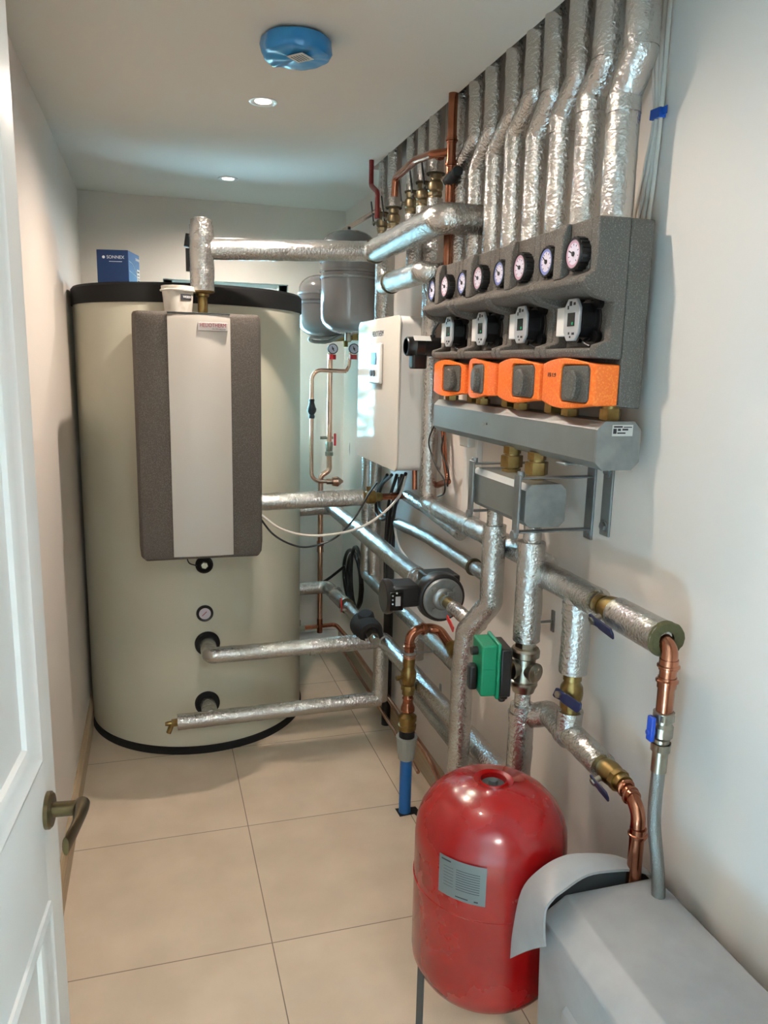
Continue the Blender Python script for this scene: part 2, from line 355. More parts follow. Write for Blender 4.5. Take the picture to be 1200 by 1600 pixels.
# window: frame, panes, sill
wfz = struct('window_1', MB().bb((WX0, YB+.03, WZ0), (WX0+.05, YB+.09, WZ1)).bb((WX1-.05, YB+.03, WZ0), (WX1, YB+.09, WZ1)).bb((WX0, YB+.03, WZ0), (WX1, YB+.09, WZ0+.05)).bb((WX0, YB+.03, WZ1-.05), (WX1, YB+.09, WZ1)).bb((WX0, YB+.03, 1.60), (WX1, YB+.09, 1.64)), TRIM, bev=.004)
link('window_pane', MB().bb((WX0+.04, YB+.058, WZ0+.04), (WX1-.04, YB+.062, 1.61)), GLASS, wfz, smooth=False)
link('window_pane', MB().bb((WX0+.04, YB+.058, 1.63), (WX1-.04, YB+.062, WZ1-.04)), GLASS, wfz, smooth=False)
struct('trim_2', MB().bb((WX0-.03, YB-.03, WZ0-.025), (WX1+.03, YB+.05, WZ0)), TRIM, bev=.004)
struct('ground', MB().bb((-6, YB+.3, -.3), (8, 14, -.1)), SOIL, smooth=False)
# hedge seen through the window
hb = MB()
for i in range(3000):
    c = Vector((random.uniform(-2.2, 3.2), random.gauss(8.6, .35), random.uniform(-.2, 2.6))); sz = random.uniform(.05, .12)
    r_ = Euler((random.uniform(0, 6), random.uniform(0, 6), random.uniform(0, 6))).to_matrix()
    v = [hb.bm.verts.new(c+r_ @ Vector(q)*sz) for q in ((-1, 0, 0), (0, -.45, .1), (1, 0, 0), (0, .45, .1))]; hb.bm.faces.new(v)
hd = link('hedge', hb, LEAF, None, (0.4, 7.2, -.1), smooth=False); hd['kind'] = 'stuff'; tag(hd, 'leafy green hedge outside the window behind the tank', 'hedge')

# ================================================================ DOOR (open leaf at the left)
th = math.radians(5); DE = Vector((-.166, 1.19, 0)); DU = Vector((-math.sin(th), -math.cos(th), 0)); DN = Vector((math.cos(th), -math.sin(th), 0))  # DN faces the room
DWd, DHt, DT = .775, 2.20, .042
door = link('door_1', MB().prism([(0, 0), (DWd, 0), (DWd, DHt), (0, DHt)], DE+Z3*.008, DU, Z3, -DN*DT), TRIM, None, DE, bev=.002); door['kind'] = 'structure'
def dpt(t, z, n=0): return DE+DU*t+Z3*z+DN*n
pan = [(.085, DWd-.085, 1.09, 2.10), (.085, DWd-.085, .20, .87)]
cut(door, [MB().prism([(a, c), (b, c), (b, d_), (a, d_)], DE+DN*.01, DU, Z3, -DN*.02) for a, b, c, d_ in pan])
for a, b, c, d_ in pan:
    mb = MB(); prof = [(0, -.010), (0, .004), (.010, .007), (.018, .003), (.030, .001), (.042, -.004), (.046, -.010)]
    fr = [(a, c, 1, 1), (b, c, -1, 1), (b, d_, -1, -1), (a, d_, 1, -1)]
    rings = [[mb.bm.verts.new(dpt(x+sx*p, z+sz*p, n_)) for p, n_ in prof] for x, z, sx, sz in fr]
    for i in range(4):
        r0, r1 = rings[i], rings[(i+1) % 4]
        for k in range(len(prof)-1): mb.bm.faces.new((r0[k], r0[k+1], r1[k+1], r1[k]))
    link('panel_moulding', mb, TRIM, door, ang=22)
hc = dpt(.062, 1.003)
hm = thing('door_handle', 'x', 'x', hc); del hm['label']; del hm['category']; hm.parent = door; hm.location = hc-ORG[door.name]
hnd = link('handle_rose', MB().lathe(hc, DN, [(0, .027), (.006, .027), (.009, .024), (.009, .011), (.045, .011)], 32), BRONZE, door)
lv = MB(); L0 = hc+DN*.04
prof = []
secs = [(-.011, 0, .0115, .011), (.0, 0, .0130, .0115), (.018, .002, .0125, .0095), (.04, .003, .0120, .0065), (.065, .000, .0135, .0052), (.085, -.004, .0150, .0048), (.096, -.006, .0140, .0045)]
rg = []
for t, n_, hz, hn in secs:
    c = L0+DU*t+DN*(.008+n_*.6)
    rg.append([lv.bm.verts.new(c+Z3*hz*math.cos(2*PI*k/16)+DN*hn*math.sin(2*PI*k/16)) for k in range(16)])
for a, b in zip(rg, rg[1:]):
    for k in range(16): lv.bm.faces.new((a[k], a[(k+1) % 16], b[(k+1) % 16], b[k]))
lv.bm.faces.new(rg[0]); lv.bm.faces.new(rg[-1][::-1])
link('handle_lever', lv, BRONZE, door, ang=60)
bpy.data.objects.remove(hm)

# ================================================================ CEILING LAMPS AND DETECTOR
for i, (lx, ly) in enumerate(LAMPS):
    lb = ['recessed ceiling downlight nearer the blue wrapped detector', 'recessed ceiling downlight farther back above the tank', 'recessed ceiling downlight out of frame above the doorway end'][i]
    t = thing('downlight', lb, 'ceiling light', (lx, ly, ZC), 'recessed ceiling downlights')
    link('bezel', MB().lathe((lx, ly, ZC+.003), -Z3, [(0, .0), (0, .046), (.006, .045), (.0065, .041), (.0045, .033), (.0035, .031), (.0035, 0)], 36), TRIM, t)
    link('lens', MB().lathe((lx, ly, ZC+.0), -Z3, [(.0, .0), (.0, .027), (.0012, .026), (.0014, 0)], 28), LAMP, t)
    ld = bpy.data.lights.new('downlight_lamp', 'SPOT'); ld.energy = LAMP_W[i]; ld.color = (1, .86, .74); ld.spot_size = math.radians(164); ld.spot_blend = .8; ld.shadow_soft_size = .018
    lo = bpy.data.objects.new('downlight_lamp', ld); COL.objects.link(lo); lo.parent = t; lo.location = (0, 0, -.035)
dt = thing('heat_detector', 'round ceiling detector wrapped in blue plastic film with a paper tag', 'detector', (.380, 2.137, ZC))
link('base', MB().lathe((.380, 2.137, ZC), -Z3, [(0, .062), (.012, .062), (.014, .05)], 36), TRIM, dt)
fb = MB(); rg = []
prof = [(.003, .078), (.008, .088), (.02, .091), (.036, .090), (.046, .085), (.049, .078), (.047, .062), (.049, .03), (.05, 0)]
for t_, r_ in prof:
    if r_ == 0: rg.append([fb.bm.verts.new((.380, 2.137, ZC-t_))]); continue
    ring = []
    for k in range(56):
        a = 2*PI*k/56; q = Vector((math.cos(a), math.sin(a), t_*12)); d = 1+.055*noise.noise(q*3.2)+(.03*noise.noise(q*9) if t_ < .04 else 0)
        ring.append(fb.bm.verts.new((.380+math.cos(a)*r_*d, 2.137+math.sin(a)*r_*d, ZC-t_*(1+.12*noise.noise(q*2.5)))))
    rg.append(ring)
for a, b in zip(rg, rg[1:]):
    for k in range(56):
        if len(b) == 1: fb.bm.faces.new((a[k], a[(k+1) % 56], b[0]))
        else: fb.bm.faces.new((a[k], a[(k+1) % 56], b[(k+1) % 56], b[k]))
link('plastic_film', fb, FILM, dt)
a45 = math.radians(42)
ptag = link('paper_tag', MB().box((.386, 2.114, ZC-.0535), (.05, .05, .0012), Matrix.Rotation(a45, 3, 'Z')), PAPER, dt, smooth=False)
for k in range(5):
    tag_l = MB().box(Vector((.386, 2.114, ZC-.0545))+Matrix.Rotation(a45, 3, 'Z') @ Vector((0, .016-.008*k, 0)), (.034, .0018, .0006), Matrix.Rotation(a45, 3, 'Z'))
    if k == 0: acc = tag_l
    else:
        me_ = bpy.data.meshes.new('t'); tag_l.bm.to_mesh(me_); acc.bm.from_mesh(me_)
link('printed_lines', acc, INK, ptag, smooth=False)

# ================================================================ BUFFER TANK
TC = Vector((.1695, 3.637, 0)); TR = .488
tank = thing('buffer_tank', 'large cream cylindrical buffer tank with black top and bottom rims', 'tank', TC)
link('tank_jacket', MB().lathe(TC, Z3, [(.0, TR-.03), (.0, TR), (1.885, TR), (1.885, TR-.03)], 128), CREAM, tank)
link('top_rim', MB().lathe(TC, Z3, [(1.88, 0), (1.88, TR+.006), (1.945, TR+.006), (1.955, TR-.002), (1.957, 0)], 128), FOAM, tank)
link('base_rim', MB().lathe(TC, Z3, [(0, TR-.01), (0, TR+.006), (.03, TR+.006), (.034, TR)], 128), FOAM, tank)
def ontank(px, py):
    """point on the jacket's front at a photo pixel"""
    r = ray(px, py); o = Vector((0, 0, H)); a = r.x**2+r.y**2; b = 2*(r.x*(o.x-TC.x)+r.y*(o.y-TC.y)); c = (o.x-TC.x)**2+(o.y-TC.y)**2-TR**2
    t = (-b-math.sqrt(b*b-4*a*c))/(2*a); p = o+r*t; n_ = Vector((p.x-TC.x, p.y-TC.y, 0)).normalized(); return p, n_
for py, rr in ((882, .036), (1005, .052), (1098, .052)):
    p, n_ = ontank(319 if py == 882 else 324, py)
    ro = link('port_rosette', MB().lathe(p-n_*.01, n_, [(0, rr), (.018, rr), (.022, rr-.006), (.016, rr*.62), (.012, rr*.6), (.012, 0)], 36), FOAM, tank)
    if py == 882:
        link('plug', MB().hexn(p+n_*.0, p+n_*.02, .014), NICKEL, ro)
        p0, n0 = ontank(292, 872)
        link('sensor_wire', MB().tube(spline([p0+n_*.005, p0+Vector((.01, -.012, -.02)), p+n_*.014+Vector((-.03, 0, -.0))]), .0025, 8), BLACK, tank)
p, n_ = ontank(320, 958)
g = link('thermometer', MB().lathe(p-n_*.01, n_, [(0, .035), (.016, .035), (.02, .031), (.018, .026), (.016, 0)], 36), BLACK, tank)
link('gauge_face', MB().lathe(p+n_*.005, n_, [(0, .024), (.004, .024), (.004, 0)], 32), FACE, g)
sdir = n_.cross(Z3)
link('needle', MB().box(p+n_*.010+sdir*.002, (.0025, .0015, .026), Matrix.Rotation(.8, 3, 'Y')), REDH, g, smooth=False)

# heat exchanger unit on the tank front
UX, UY0, UY1, UZ0, UZ1 = .157, 2.775, 3.17, .945, 1.826
unit = thing('fresh_water_station', 'tall taupe foam heating station with glossy white front panel, mounted on the tank', 'heating unit', (UX, UY1, UZ0))
hw = .222
def usec(z, k=1.0, f=0.0):
    pts = [(-hw, .39), (-hw, .085), (-hw+.012, .045), (-.115, .004+f), (.115, .004+f), (hw-.012, .045), (hw, .085), (hw, .39)]
    return [(UX+x*k, UY0+y, z) for x, y in pts]
um = MB(); rg = []
for z, k, f in ((UZ0, .95, .05), (UZ0+.012, .985, .02), (UZ0+.05, 1, 0), (UZ1-.05, 1, 0), (UZ1-.012, .995, .006), (UZ1, .975, .025)):
    rg.append([um.bm.verts.new(p) for p in usec(z, k, f)])
for a, b in zip(rg, rg[1:]):
    for k in range(8): um.bm.faces.new((a[k], a[(k+1) % 8], b[(k+1) % 8], b[k]))
um.bm.faces.new(rg[0]); um.bm.faces.new(rg[-1])
link('foam_shell', um, UNIT, unit, bev=.008, ang=50)
# glossy front panel, slightly bowed
pm = MB(); rg = []
pw = .105
for z in (UZ0+.025, UZ1-.03, UZ1-.008):
    yb = .03 if z > UZ1-.01 else 0
    rg.append([pm.bm.verts.new((UX+x, UY0-.014+.006*(x/pw)**2+yb*.4, z)) for x in [pw*(-1+2*k/12) for k in range(13)]]+[pm.bm.verts.new((UX+x, UY0+.03, z)) for x in (pw, -pw)])
for a, b in zip(rg, rg[1:]):
    for k in range(15): pm.bm.faces.new((a[k], a[(k+1) % 15], b[(k+1) % 15], b[k]))
pm.bm.faces.new(rg[0]); pm.bm.faces.new(rg[-1])
fp = link('front_panel', pm, PANEL, unit, ang=40)
lg = link('logo_plate', MB().bb((UX-.004, UY0-.0175, UZ1-.062), (UX+.096, UY0-.009, UZ1-.035)), M('logo_plate_grey', (206, 200, 198), .35), fp, bev=.001)
text('logo_lettering', 'HELIOTHERM', .0185, (UX+.046, UY0-.0182, UZ1-.0445), X3, Z3, REDINK, lg, .0005, xs=.80)
text('small_lettering', 'Die Wärmepumpe', .006, (UX+.066, UY0-.0182, UZ1-.056), X3, Z3, INK, lg, .0004)
link('top_gap', MB().bb((UX-pw, UY0-.004, UZ1-.007), (UX+pw, UY0+.01, UZ1-.003)), BLACK, fp, smooth=False)

# blue carton on the tank lid
BR = Matrix.Rotation(math.radians(-14), 3, 'Z')
bc = Vector((-.118, 3.40, 1.957)); bx = thing('carton', 'small dark blue product carton standing on the tank lid', 'box', bc)
bw, bd, bh = .122, .16, .125
rotv = lambda x, y, z: bc+BR @ Vector((x, y, z))
link('box_body', MB().box(rotv(0, 0, bh/2), (bw, bd, bh), BR), BOXB, bx, bev=.0015)
bf = link('right_print', MB().box(rotv(bw/2+.0004, 0, bh/2), (.0008, bd*.985, bh*.97), BR), M('blue_card', (36, 84, 140), .5), bx, smooth=False)
link('barcode_label', MB().box(rotv(bw/2+.0012, bd*.36, .035), (.0008, .04, .062), BR), PAPER, bf, smooth=False)
lb_ = MB()
for a, b, c, d_ in ((.35, .056, .025, .006), (.35, .042, .022, .004), (.37, .03, .02, .003), (.32, .018, .008, .012), (.4, .018, .008, .012)): lb_.box(rotv(bw/2+.002, bd*a, b), (.0006, c, d_), BR)
link('barcode_print', lb_, INK, bf, smooth=False)
ln = MB()
for off in (0, .012): ln.tube(spline([rotv(bw/2+.0012, -.07, .085-off*3), rotv(bw/2+.0012, -.02, .078-off*3), rotv(bw/2+.0012, .03, .05-off*1.2), rotv(bw/2+.0012, .05, .03-off)]), .0006, 6)
link('curved_lines', ln, WHITEI, bf)
BU = BR @ X3; BV = BR @ Y3
text('carton_lettering', 'SONNEX', .017, rotv(.012, -bd/2-.0006, bh-.028), BU, Z3, WHITEI, bx)
link('carton_emblem', MB().lathe(rotv(-.034, -bd/2, bh-.028), -BV, [(0, .006), (.0006, .006), (.0006, 0)], 6), WHITEI, bx)
link('carton_underline', MB().box(rotv(.012, -bd/2-.0004, bh-.044), (.05, .0008, .002), BR), WHITEI, bx, smooth=False)
text('side_lettering', 'SONNEX', .014, rotv(bw/2+.0012, bd*.32, bh-.022), BV, Z3, WHITEI, bf)

# plaster tub
tb = Vector((.096, 2.965, UZ1)); tub = thing('plastic_tub', 'small stained white plastic tub standing on the foam heating station', 'tub', tb)
tbh = .097
link('tub_body', MB().lathe(tb, Z3, [(0, .0), (0, .044), (.004, .048), (tbh-.018, .055), (tbh-.018, 0)], 40), TUB, tub)
link('tub_lid', MB().lathe(tb, Z3, [(tbh-.018, .0), (tbh-.018, .062), (tbh-.014, .063), (tbh-.010, .058), (tbh, .058), (tbh+.001, .054), (tbh-.004, 0)], 40), TUB, tub)
lab = MB(); pts_o = []
for k in range(7):
    a = math.radians(-82+k*8); pts_o.append((math.cos(a), math.sin(a)))
for (z0, z1, mt, nm) in ((.048, .068, INK, 'tub_label'),):
    vv = [[lab.bm.verts.new(tb+Vector((c*(.0545+.0004), s_*(.0545+.0004), z))) for c, s_ in pts_o] for z in (z0, z1)]
    for k in range(6): lab.bm.faces.new((vv[0][k], vv[0][k+1], vv[1][k+1], vv[1][k]))
tl_ = link('tub_label', lab, INK, tub)
am = math.radians(-58)
text('label_lettering', 'WEBER', .0115, tb+Vector((math.cos(am)*.0562, math.sin(am)*.0562, .058)), (-math.sin(am), math.cos(am), 0), Z3, WHITEI, tl_, xs=.9)

exec_later = []
# ================================================================ PIPE HELPERS
def foil(name, label, runs, r, fr=.03, group=None, cr=.0016, cat='insulated pipe', seg=26, loc=None, bands=()):
    """one wrapped pipe; runs = list of polylines (first is the main one) or (polyline, radius)"""
    mb = MB(); first = None
    for q in runs:
        pts, rr = q if isinstance(q, tuple) else (q, r)
        if first is None: first = Vector(pts[0])
        mb.tube(fil(pts, fr), rr, seg, cr)
    for p, ax, rr, L_ in bands:          # taped joints and cut ends
        p = Vector(p); ax = Vector(ax).normalized(); mb.tube([p-ax*L_/2, p-ax*L_*.45, p+ax*L_*.45, p+ax*L_/2], rr, seg, cr*1.6, .008)
    o = link(name, mb, FOIL, None, loc or first, ang=60); tag(o, label, cat, group); return o
def pipe(name, label, pts, r, mat, fr=.03, rings=(), group=None, cat='pipe', seg=18):
    mb = MB(); P = fil(pts, fr); mb.tube(P, r, seg)
    for i in rings:
        pass
    o = link(name, mb, mat, None, Vector(pts[0]), ang=50)
    if label: tag(o, label, cat, group)
    return o
def ring(mb, p, ax, r, L_=.02):
    """pressed socket with a bead"""
    p = Vector(p); ax = Vector(ax).normalized()
    mb.lathe(p-ax*L_/2, ax, [(0, r*1.02), (0, r*1.12), (L_*.18, r*1.14), (L_*.28, r*1.34), (L_*.42, r*1.34), (L_*.5, r*1.14), (L_, r*1.12), (L_, r*1.02)], 24)
def valve_body(mb, c, ax, r, L):
    c = Vector(c); ax = Vector(ax).normalized()
    mb.lathe(c-ax*L/2, ax, [(0, r*.9), (0, r*1.12), (L*.2, r*1.12), (L*.2, r*.98), (L*.26, r*1.0), (L*.36, r*1.34), (L*.5, r*1.42), (L*.64, r*1.34), (L*.74, r*1.0), (L*.8, r*.98), (L*.8, r*1.12), (L, r*1.12), (L, r*.9)], 28)
    mb.lathe(c-ax*L*.36, ax, [(0, r*1.0), (0, r*1.36), (L*.13, r*1.36), (L*.13, r*1.0)], 8)
def ball_valve(label, c, ax, r, L, stem, hdir, hmat, mat=BRASS, hl=.07, group=None, hw=.016, name='ball_valve', lift=None):
    c = Vector(c); ax = Vector(ax).normalized(); stem = Vector(stem).normalized(); hdir = Vector(hdir).normalized()
    t = thing(name, label, 'valve', c, group)
    mb = MB(); valve_body(mb, c, ax, r, L); link('body', mb, mat, t, ang=30)
    lf = lift or r*2.1
    link('stem', MB().cyl(c+stem*r, c+stem*(lf+.006), r*.34, 16).hexn(c+stem*(lf+.002), c+stem*(lf+.009), r*.45), NICKEL, t)
    sd = stem.cross(hdir).normalized(); o = c+stem*lf
    poly = [(-.012, -hw*.5), (-.006, -hw*.62), (hl*.2, -hw*.5), (hl*.3, -hw*.62), (hl, -hw*.62), (hl+.004, 0), (hl, hw*.62), (hl*.3, hw*.62), (hl*.2, hw*.5), (-.006, hw*.62), (-.012, hw*.5)]
    link('lever', MB().prism(poly, o, hdir, sd, stem*.005), hmat, t, bev=.0015)
    return t

# ================================================================ RISERS TO THE CEILING SLOT
RX = .945
GY0 = 1.435
glab = ['nearest the white cables', 'second from the white cables', 'third from the white cables', 'fourth from the white cables', 'fifth from the white cables', 'sixth from the white cables', 'seventh from the white cables', 'eighth from the white cables']
data = [((890, 380), (965, 235), (965, 0), .0345), ((738, 450), (815, 285), (817, 0), .034), ((592, 555), (682, 365), (685, 8), .032), ((465, 655), (563, 440), (572, 95), .032),
        ((352, 655), (473, 440), (482, 170), .031), ((290, 715), (376, 540), (380, 250), .031), ((200, 790), (275, 615), (282, 320), .030), ((125, 790), (200, 645), (200, 390), .030)]
for k, (a, b, c, r) in enumerate(data):
    yl = GY0+.0625+.125*k
    g = lambda q: fx(680+q[0]/3, q[1]/3, RX)
    A, B, C = g(a), g(b), g(c)
    A.y = yl
    if k == 0: A.z = 2.215
    foil('insulated_riser', 'foil wrapped riser with an offset bend above the pump groups, '+glab[k], [[(RX, yl, 1.955), A, B, (RX, (B.y+C.y)/2, 2.60)]], r, .012, 'foil wrapped risers above the pump groups', bands=[(A-Z3*.02, Z3, r*1.05, .035), (B+Z3*.02, Z3, r*1.05, .035)])
foil('insulated_riser', 'straight foil wrapped riser beside the bare copper riser, behind the bent ones', [[(.965, 2.44, 1.98), (.965, 2.44, 2.6)]], .030, group='foil wrapped risers above the pump groups')
e = MB(); p = fx(716, 267, .90); e.tube([p, p+Vector((.0, .085, -.012))], .017, 14, .003, .006)
tag(link('pipe_wrap_stub', e, FOAM, None, p), 'black rubber insulation stub poking out between the far risers and copper riser', 'insulation')

# ================================================================ PUMP GROUPS
def arc_poly(y0, y1, z0, z1, bt, bb_, n=8):
    out = []
    for k in range(n+1): f = k/n; out.append((y0+(y1-y0)*f, z0-bb_*math.sin(PI*f)))
    for k in range(n+1): f = k/n; out.append((y1+(y0-y1)*f, z1+bt*math.sin(PI*f)))
    return out
def pump_group(k, label):
    y0 = GY0+.25*k; yc = y0+.125; e = .0012
    t = thing('pump_group', label, 'pump group', (.99, yc, 1.585), 'heating circuit pump groups on the manifold')
    XB = 1.0
    cheek = [(.945, 1.683), (.888, 1.686), (.882, 1.70), (.884, 1.712), (.915, 1.722), (.918, 1.80), (.888, 1.806), (.870, 1.812), (.852, 1.826), (.845, 1.838), (.846, 1.848), (.869, 1.862), (.870, 1.966), (.945, 1.967)]
    core = [(.945, 1.683), (.888, 1.686), (.882, 1.70), (.884, 1.706), (.938, 1.710), (.938, 1.816), (.870, 1.820), (.852, 1.828), (.845, 1.838), (.846, 1.848), (.869, 1.862), (.870, 1.966), (.945, 1.967)]
    mb = MB()
    mb.prism(cheek, (0, y0+e, 0), X3, Z3, Y3*.026).prism(cheek, (0, y0+.25-e-.026, 0), X3, Z3, Y3*.026)
    sh = link('insulation_shell', MB().prism(core, (0, y0+e+.026, 0), X3, Z3, Y3*(.25-2*e-.052)), EPP, t)
    mb.prism([(.87, 1.856), (.847, 1.850), (.848, 1.94), (.858, 1.966), (.87, 1.966)], (0, yc-.018, 0), X3, Z3, Y3*.034)
    b2 = bmesh.new(); b2.from_mesh(sh.data); me2 = bpy.data.meshes.new('x'); bmesh.ops.recalc_face_normals(mb.bm, faces=mb.bm.faces)
    bmesh.ops.translate(mb.bm, vec=-ORG[t.name], verts=mb.bm.verts); mb.bm.to_mesh(me2); b2.from_mesh(me2); b2.to_mesh(sh.data); b2.free()
    sh.data.shade_smooth(); sh.data.set_sharp_from_angle(angle=math.radians(35))
    md = sh.modifiers.new('bevel', 'BEVEL'); md.width = .0035; md.segments = 2; md.limit_method = 'ANGLE'; md.angle_limit = math.radians(40)
    link('rear_shell', MB().prism([(.9465, 1.585), (XB, 1.580), (XB, 1.9665), (.9465, 1.9665)], (0, y0+e, 0), X3, Z3, Y3*(.25-2*e)), EPP, t, bev=.003)
    for gy, rm in ((.0625, RINGR), (.1875, RINGB)):
        c = Vector((.872, y0+gy-(.004 if gy < .1 else -.004), 1.897)); out = .026 if gy < .1 else .018
        mbk = MB(); prof = [(0, .0), (0, .0335), (out-.004, .0335), (out, .0315), (out, .029), (out-.003, .0285), (out-.003, 0)]
        mbk.lathe(c, -X3, prof, 36)
        for q in range(18):
            a = 2*PI*q/18; mbk.box(c+Vector((-out*.45, math.cos(a)*.0338, math.sin(a)*.0338)), (out*.8, .0045, .003), Matrix.Rotation(a-PI/2, 3, 'X'))
        gg = link('thermometer', mbk, BLACK, t, ang=30)
        link('coloured_rim', MB().lathe(c-X3*(out-.003), -X3, [(0, .0285), (.0008, .0285), (.0008, .022), (0, .022)], 36), rm, gg)
        link('gauge_face', MB().lathe(c-X3*(out-.003), -X3, [(0, .0235), (.0006, .0235), (.0006, 0)], 36), FACE, gg)
        nd = MB().lathe(c-X3*(out-.0022), -X3, [(0, .005), (.002, .005), (.002, 0)], 16); av = math.radians(25 if gy < .1 else 40)
        nd.box(c-X3*(out-.0008)+Vector((0, math.cos(av)*.006, math.sin(av)*.006)), (.0008, .024, .0025), Matrix.Rotation(av, 3, 'X'))
        for q in range(9):
            a = math.radians(-50+q*35); nd.box(c-X3*(out-.0020)+Vector((0, math.cos(a)*.0185, math.sin(a)*.0185)), (.0006, .004, .0012), Matrix.Rotation(a, 3, 'X'))
        link('needle_and_scale', nd, INK, gg, smooth=False)
    # circulator
    pc = Vector((.0, yc-.004, 1.768)); pu = link('circulator_pump', MB().lathe(pc+X3*.944, -X3, [(0, .0), (0, .046), (.008, .046), (.010, .043), (.018, .043), (.018, 0)], 32).lathe(pc+X3*.936, -X3, [(0, .0), (0, .0405), (.038, .0385), (.04, 0)], 8, PI/8), BLACK, t, ang=30)
    for q in range(4):
        a = PI/4+q*PI/2; pb = MB(); pb.cyl(pc+Vector((.942, math.cos(a)*.053, math.sin(a)*.05)), pc+Vector((.926, math.cos(a)*.053, math.sin(a)*.05)), .013, 12)
        link('bolt_boss', pb, BLACK, pu)
    oct_ = [(-.0325, -.026), (-.017, -.0455), (.017, -.0455), (.0325, -.026), (.0325, .026), (.017, .0455), (-.017, .0455), (-.0325, .026)]
    fc = link('pump_face', MB().prism(oct_, pc+X3*.8965, Y3, Z3, -X3*.008), SILVERP, pu, bev=.002)
    link('display', MB().bb((.8875, pc.y-.0165, pc.z-.014), (.8884, pc.y+.014, pc.z+.015)), DISP, fc, smooth=False)
    link('led', MB().lathe((.8873, pc.y-.009, pc.z-.008), -X3, [(0, .0035), (.0008, .0035), (.0008, 0)], 12), GREENL, fc)
    pr = MB()
    for yy, zz, sy, szz in ((-.012, .034, .008, .006), (.004, .035, .010, .010), (.014, .027, .005, .008), (-.012, -.030, .010, .005), (.006, -.029, .005, .005), (.0, -.037, .005, .004)): pr.bb((.8876, pc.y+yy-sy/2, pc.z+zz-szz/2), (.8884, pc.y+yy+sy/2, pc.z+zz+szz/2))
    link('face_print', pr, INK, fc, smooth=False)
    link('terminal_block', MB().bb((.896, pc.y+.034, pc.z-.034), (.945, pc.y+.078, pc.z+.030)), WHITE, pu, bev=.002)
    link('cable', MB().tube(spline([(.93, pc.y-.01, pc.z-.038), (.905, pc.y-.03, pc.z-.048), (.91, pc.y-.05, pc.z-.058)]), .0035, 8), BLACK, pu)
    link('return_pipe', MB().cyl((.955, yc+.0625, 1.703), (.955, yc+.0625, 1.825), .016, 16), BRASS, t)
    link('pipe_union', MB().cyl((.955, yc-.0825, 1.552), (.955, yc-.0825, 1.60), .019, 16).hexn((.955, yc-.0825, 1.555), (.955, yc-.0825, 1.578), .024), BRASS, t, ang=30)
    link('pipe_union', MB().cyl((.93, yc+.045, 1.553), (.93, yc+.045, 1.69), .014, 16).hexn((.93, yc+.045, 1.555), (.93, yc+.045, 1.57), .021).hexn((.93, yc+.045, 1.655), (.93, yc+.045, 1.675), .021), BRASS, t, ang=30)
    # orange mixing valve drive
    yv0, yv1 = y0+.004, y0+.250
    X0, X1 = (.877, .945)
    rot = Matrix()
    if k == 2: rot = Matrix.Translation((.935, yc, 1.63)) @ Matrix.Rotation(math.radians(-9), 4, 'Z') @ Matrix.Translation((-.935, -yc, -1.63)); yv0 += .008; yv1 -= .016
    if k == 3: rot = Matrix.Translation((.935, yc, 1.63)) @ Matrix.Rotation(math.radians(6), 4, 'Z') @ Matrix.Translation((-.935, -yc, -1.634)); yv1 -= .02
    zb, zt = 1.586, 1.672
    def at(mbx): return mbx.xf(rot)
    ob = MB(); n = 10
    ring2 = []
    for X_, ins, bt in ((X1, 0, .004), (X0+.022, 0, .008), (X0+.006, .010, .012), (X0, .026, .014)):
        rr = []
        for j in range(n+1): f = j/n; rr.append(ob.bm.verts.new((X_+.010*(2*f-1)**2*(1 if X_ < .9 else 0), yv0+ins*.45+(yv1-yv0-ins*1.2)*f, zb-bt*math.sin(PI*f)+(.002 if X_ < .88 else 0))))
        for j in range(n+1): f = 1-j/n; rr.append(ob.bm.verts.new((X_+.010*(2*f-1)**2*(1 if X_ < .9 else 0), yv0+ins*.45+(yv1-yv0-ins*1.2)*f, zt+bt*math.sin(PI*f))))
        ring2.append(rr)
    m_ = len(ring2[0])
    for a, b in zip(ring2, ring2[1:]):
        for j in range(m_): ob.bm.faces.new((a[j], a[(j+1) % m_], b[(j+1) % m_], b[j]))
    ob.bm.faces.new(ring2[0])
    for j in range(n): ob.bm.faces.new((ring2[-1][j], ring2[-1][j+1], ring2[-1][m_-2-j], ring2[-1][m_-1-j]))
    ym = yv0+.074
    od = link('mixing_valve_drive', at(ob), ORANGE, t)
    cut(od, [at(MB().prism([(p[0], p[1]+.006*(1-(p[0]/.055)**2)*(1 if p[1] > 0 else -1)) for p in rrect(.110, .078, .012)], (X0-.03, ym, (zb+zt)/2+.001), Y3, Z3, X3*.045))])
    od.data.materials.clear(); od.data.materials.append(ORANGE); od.data.shade_smooth(); od.data.set_sharp_from_angle(angle=math.radians(32))
    md = od.modifiers.new('bevel', 'BEVEL'); md.width = .003; md.segments = 2; md.limit_method = 'ANGLE'; md.angle_limit = math.radians(45)
    kn = link('dial_plate', at(MB().prism(rrect(.108, .078, .012), (X0+.004, ym, (zb+zt)/2+.001), Y3, Z3, X3*.012)), DIAL, od, bev=.002)
    kb = at(MB().prism([(p[0], p[1]) for p in rrect(.046, .064, .0225, 8)], (X0-.012, ym-.006, (zb+zt)/2-.002), Y3, Z3, X3*.020))
    link('knob', kb, DIAL, kn, bev=.004)
    link('pointer_mark', at(MB().bb((X0+.0032, ym+.034, 1.648), (X0+.0044, ym+.037, 1.656))), INK, kn, smooth=False)
    if k == 0: text('handwriting', 'FS 1.9', .013, (X0+.0008, yv1-.078, 1.647), -Y3, Z3, INK, od, .0005, xs=1.2)
    return t
for k, lb in enumerate(['nearest pump group, orange drive with a handwritten note on its face', 'second pump group from the near end of the manifold', 'third pump group from the near end, its orange drive twisted toward the door', 'farthest pump group, next to the black actuator by the white box']):
    pump_group(k, lb)

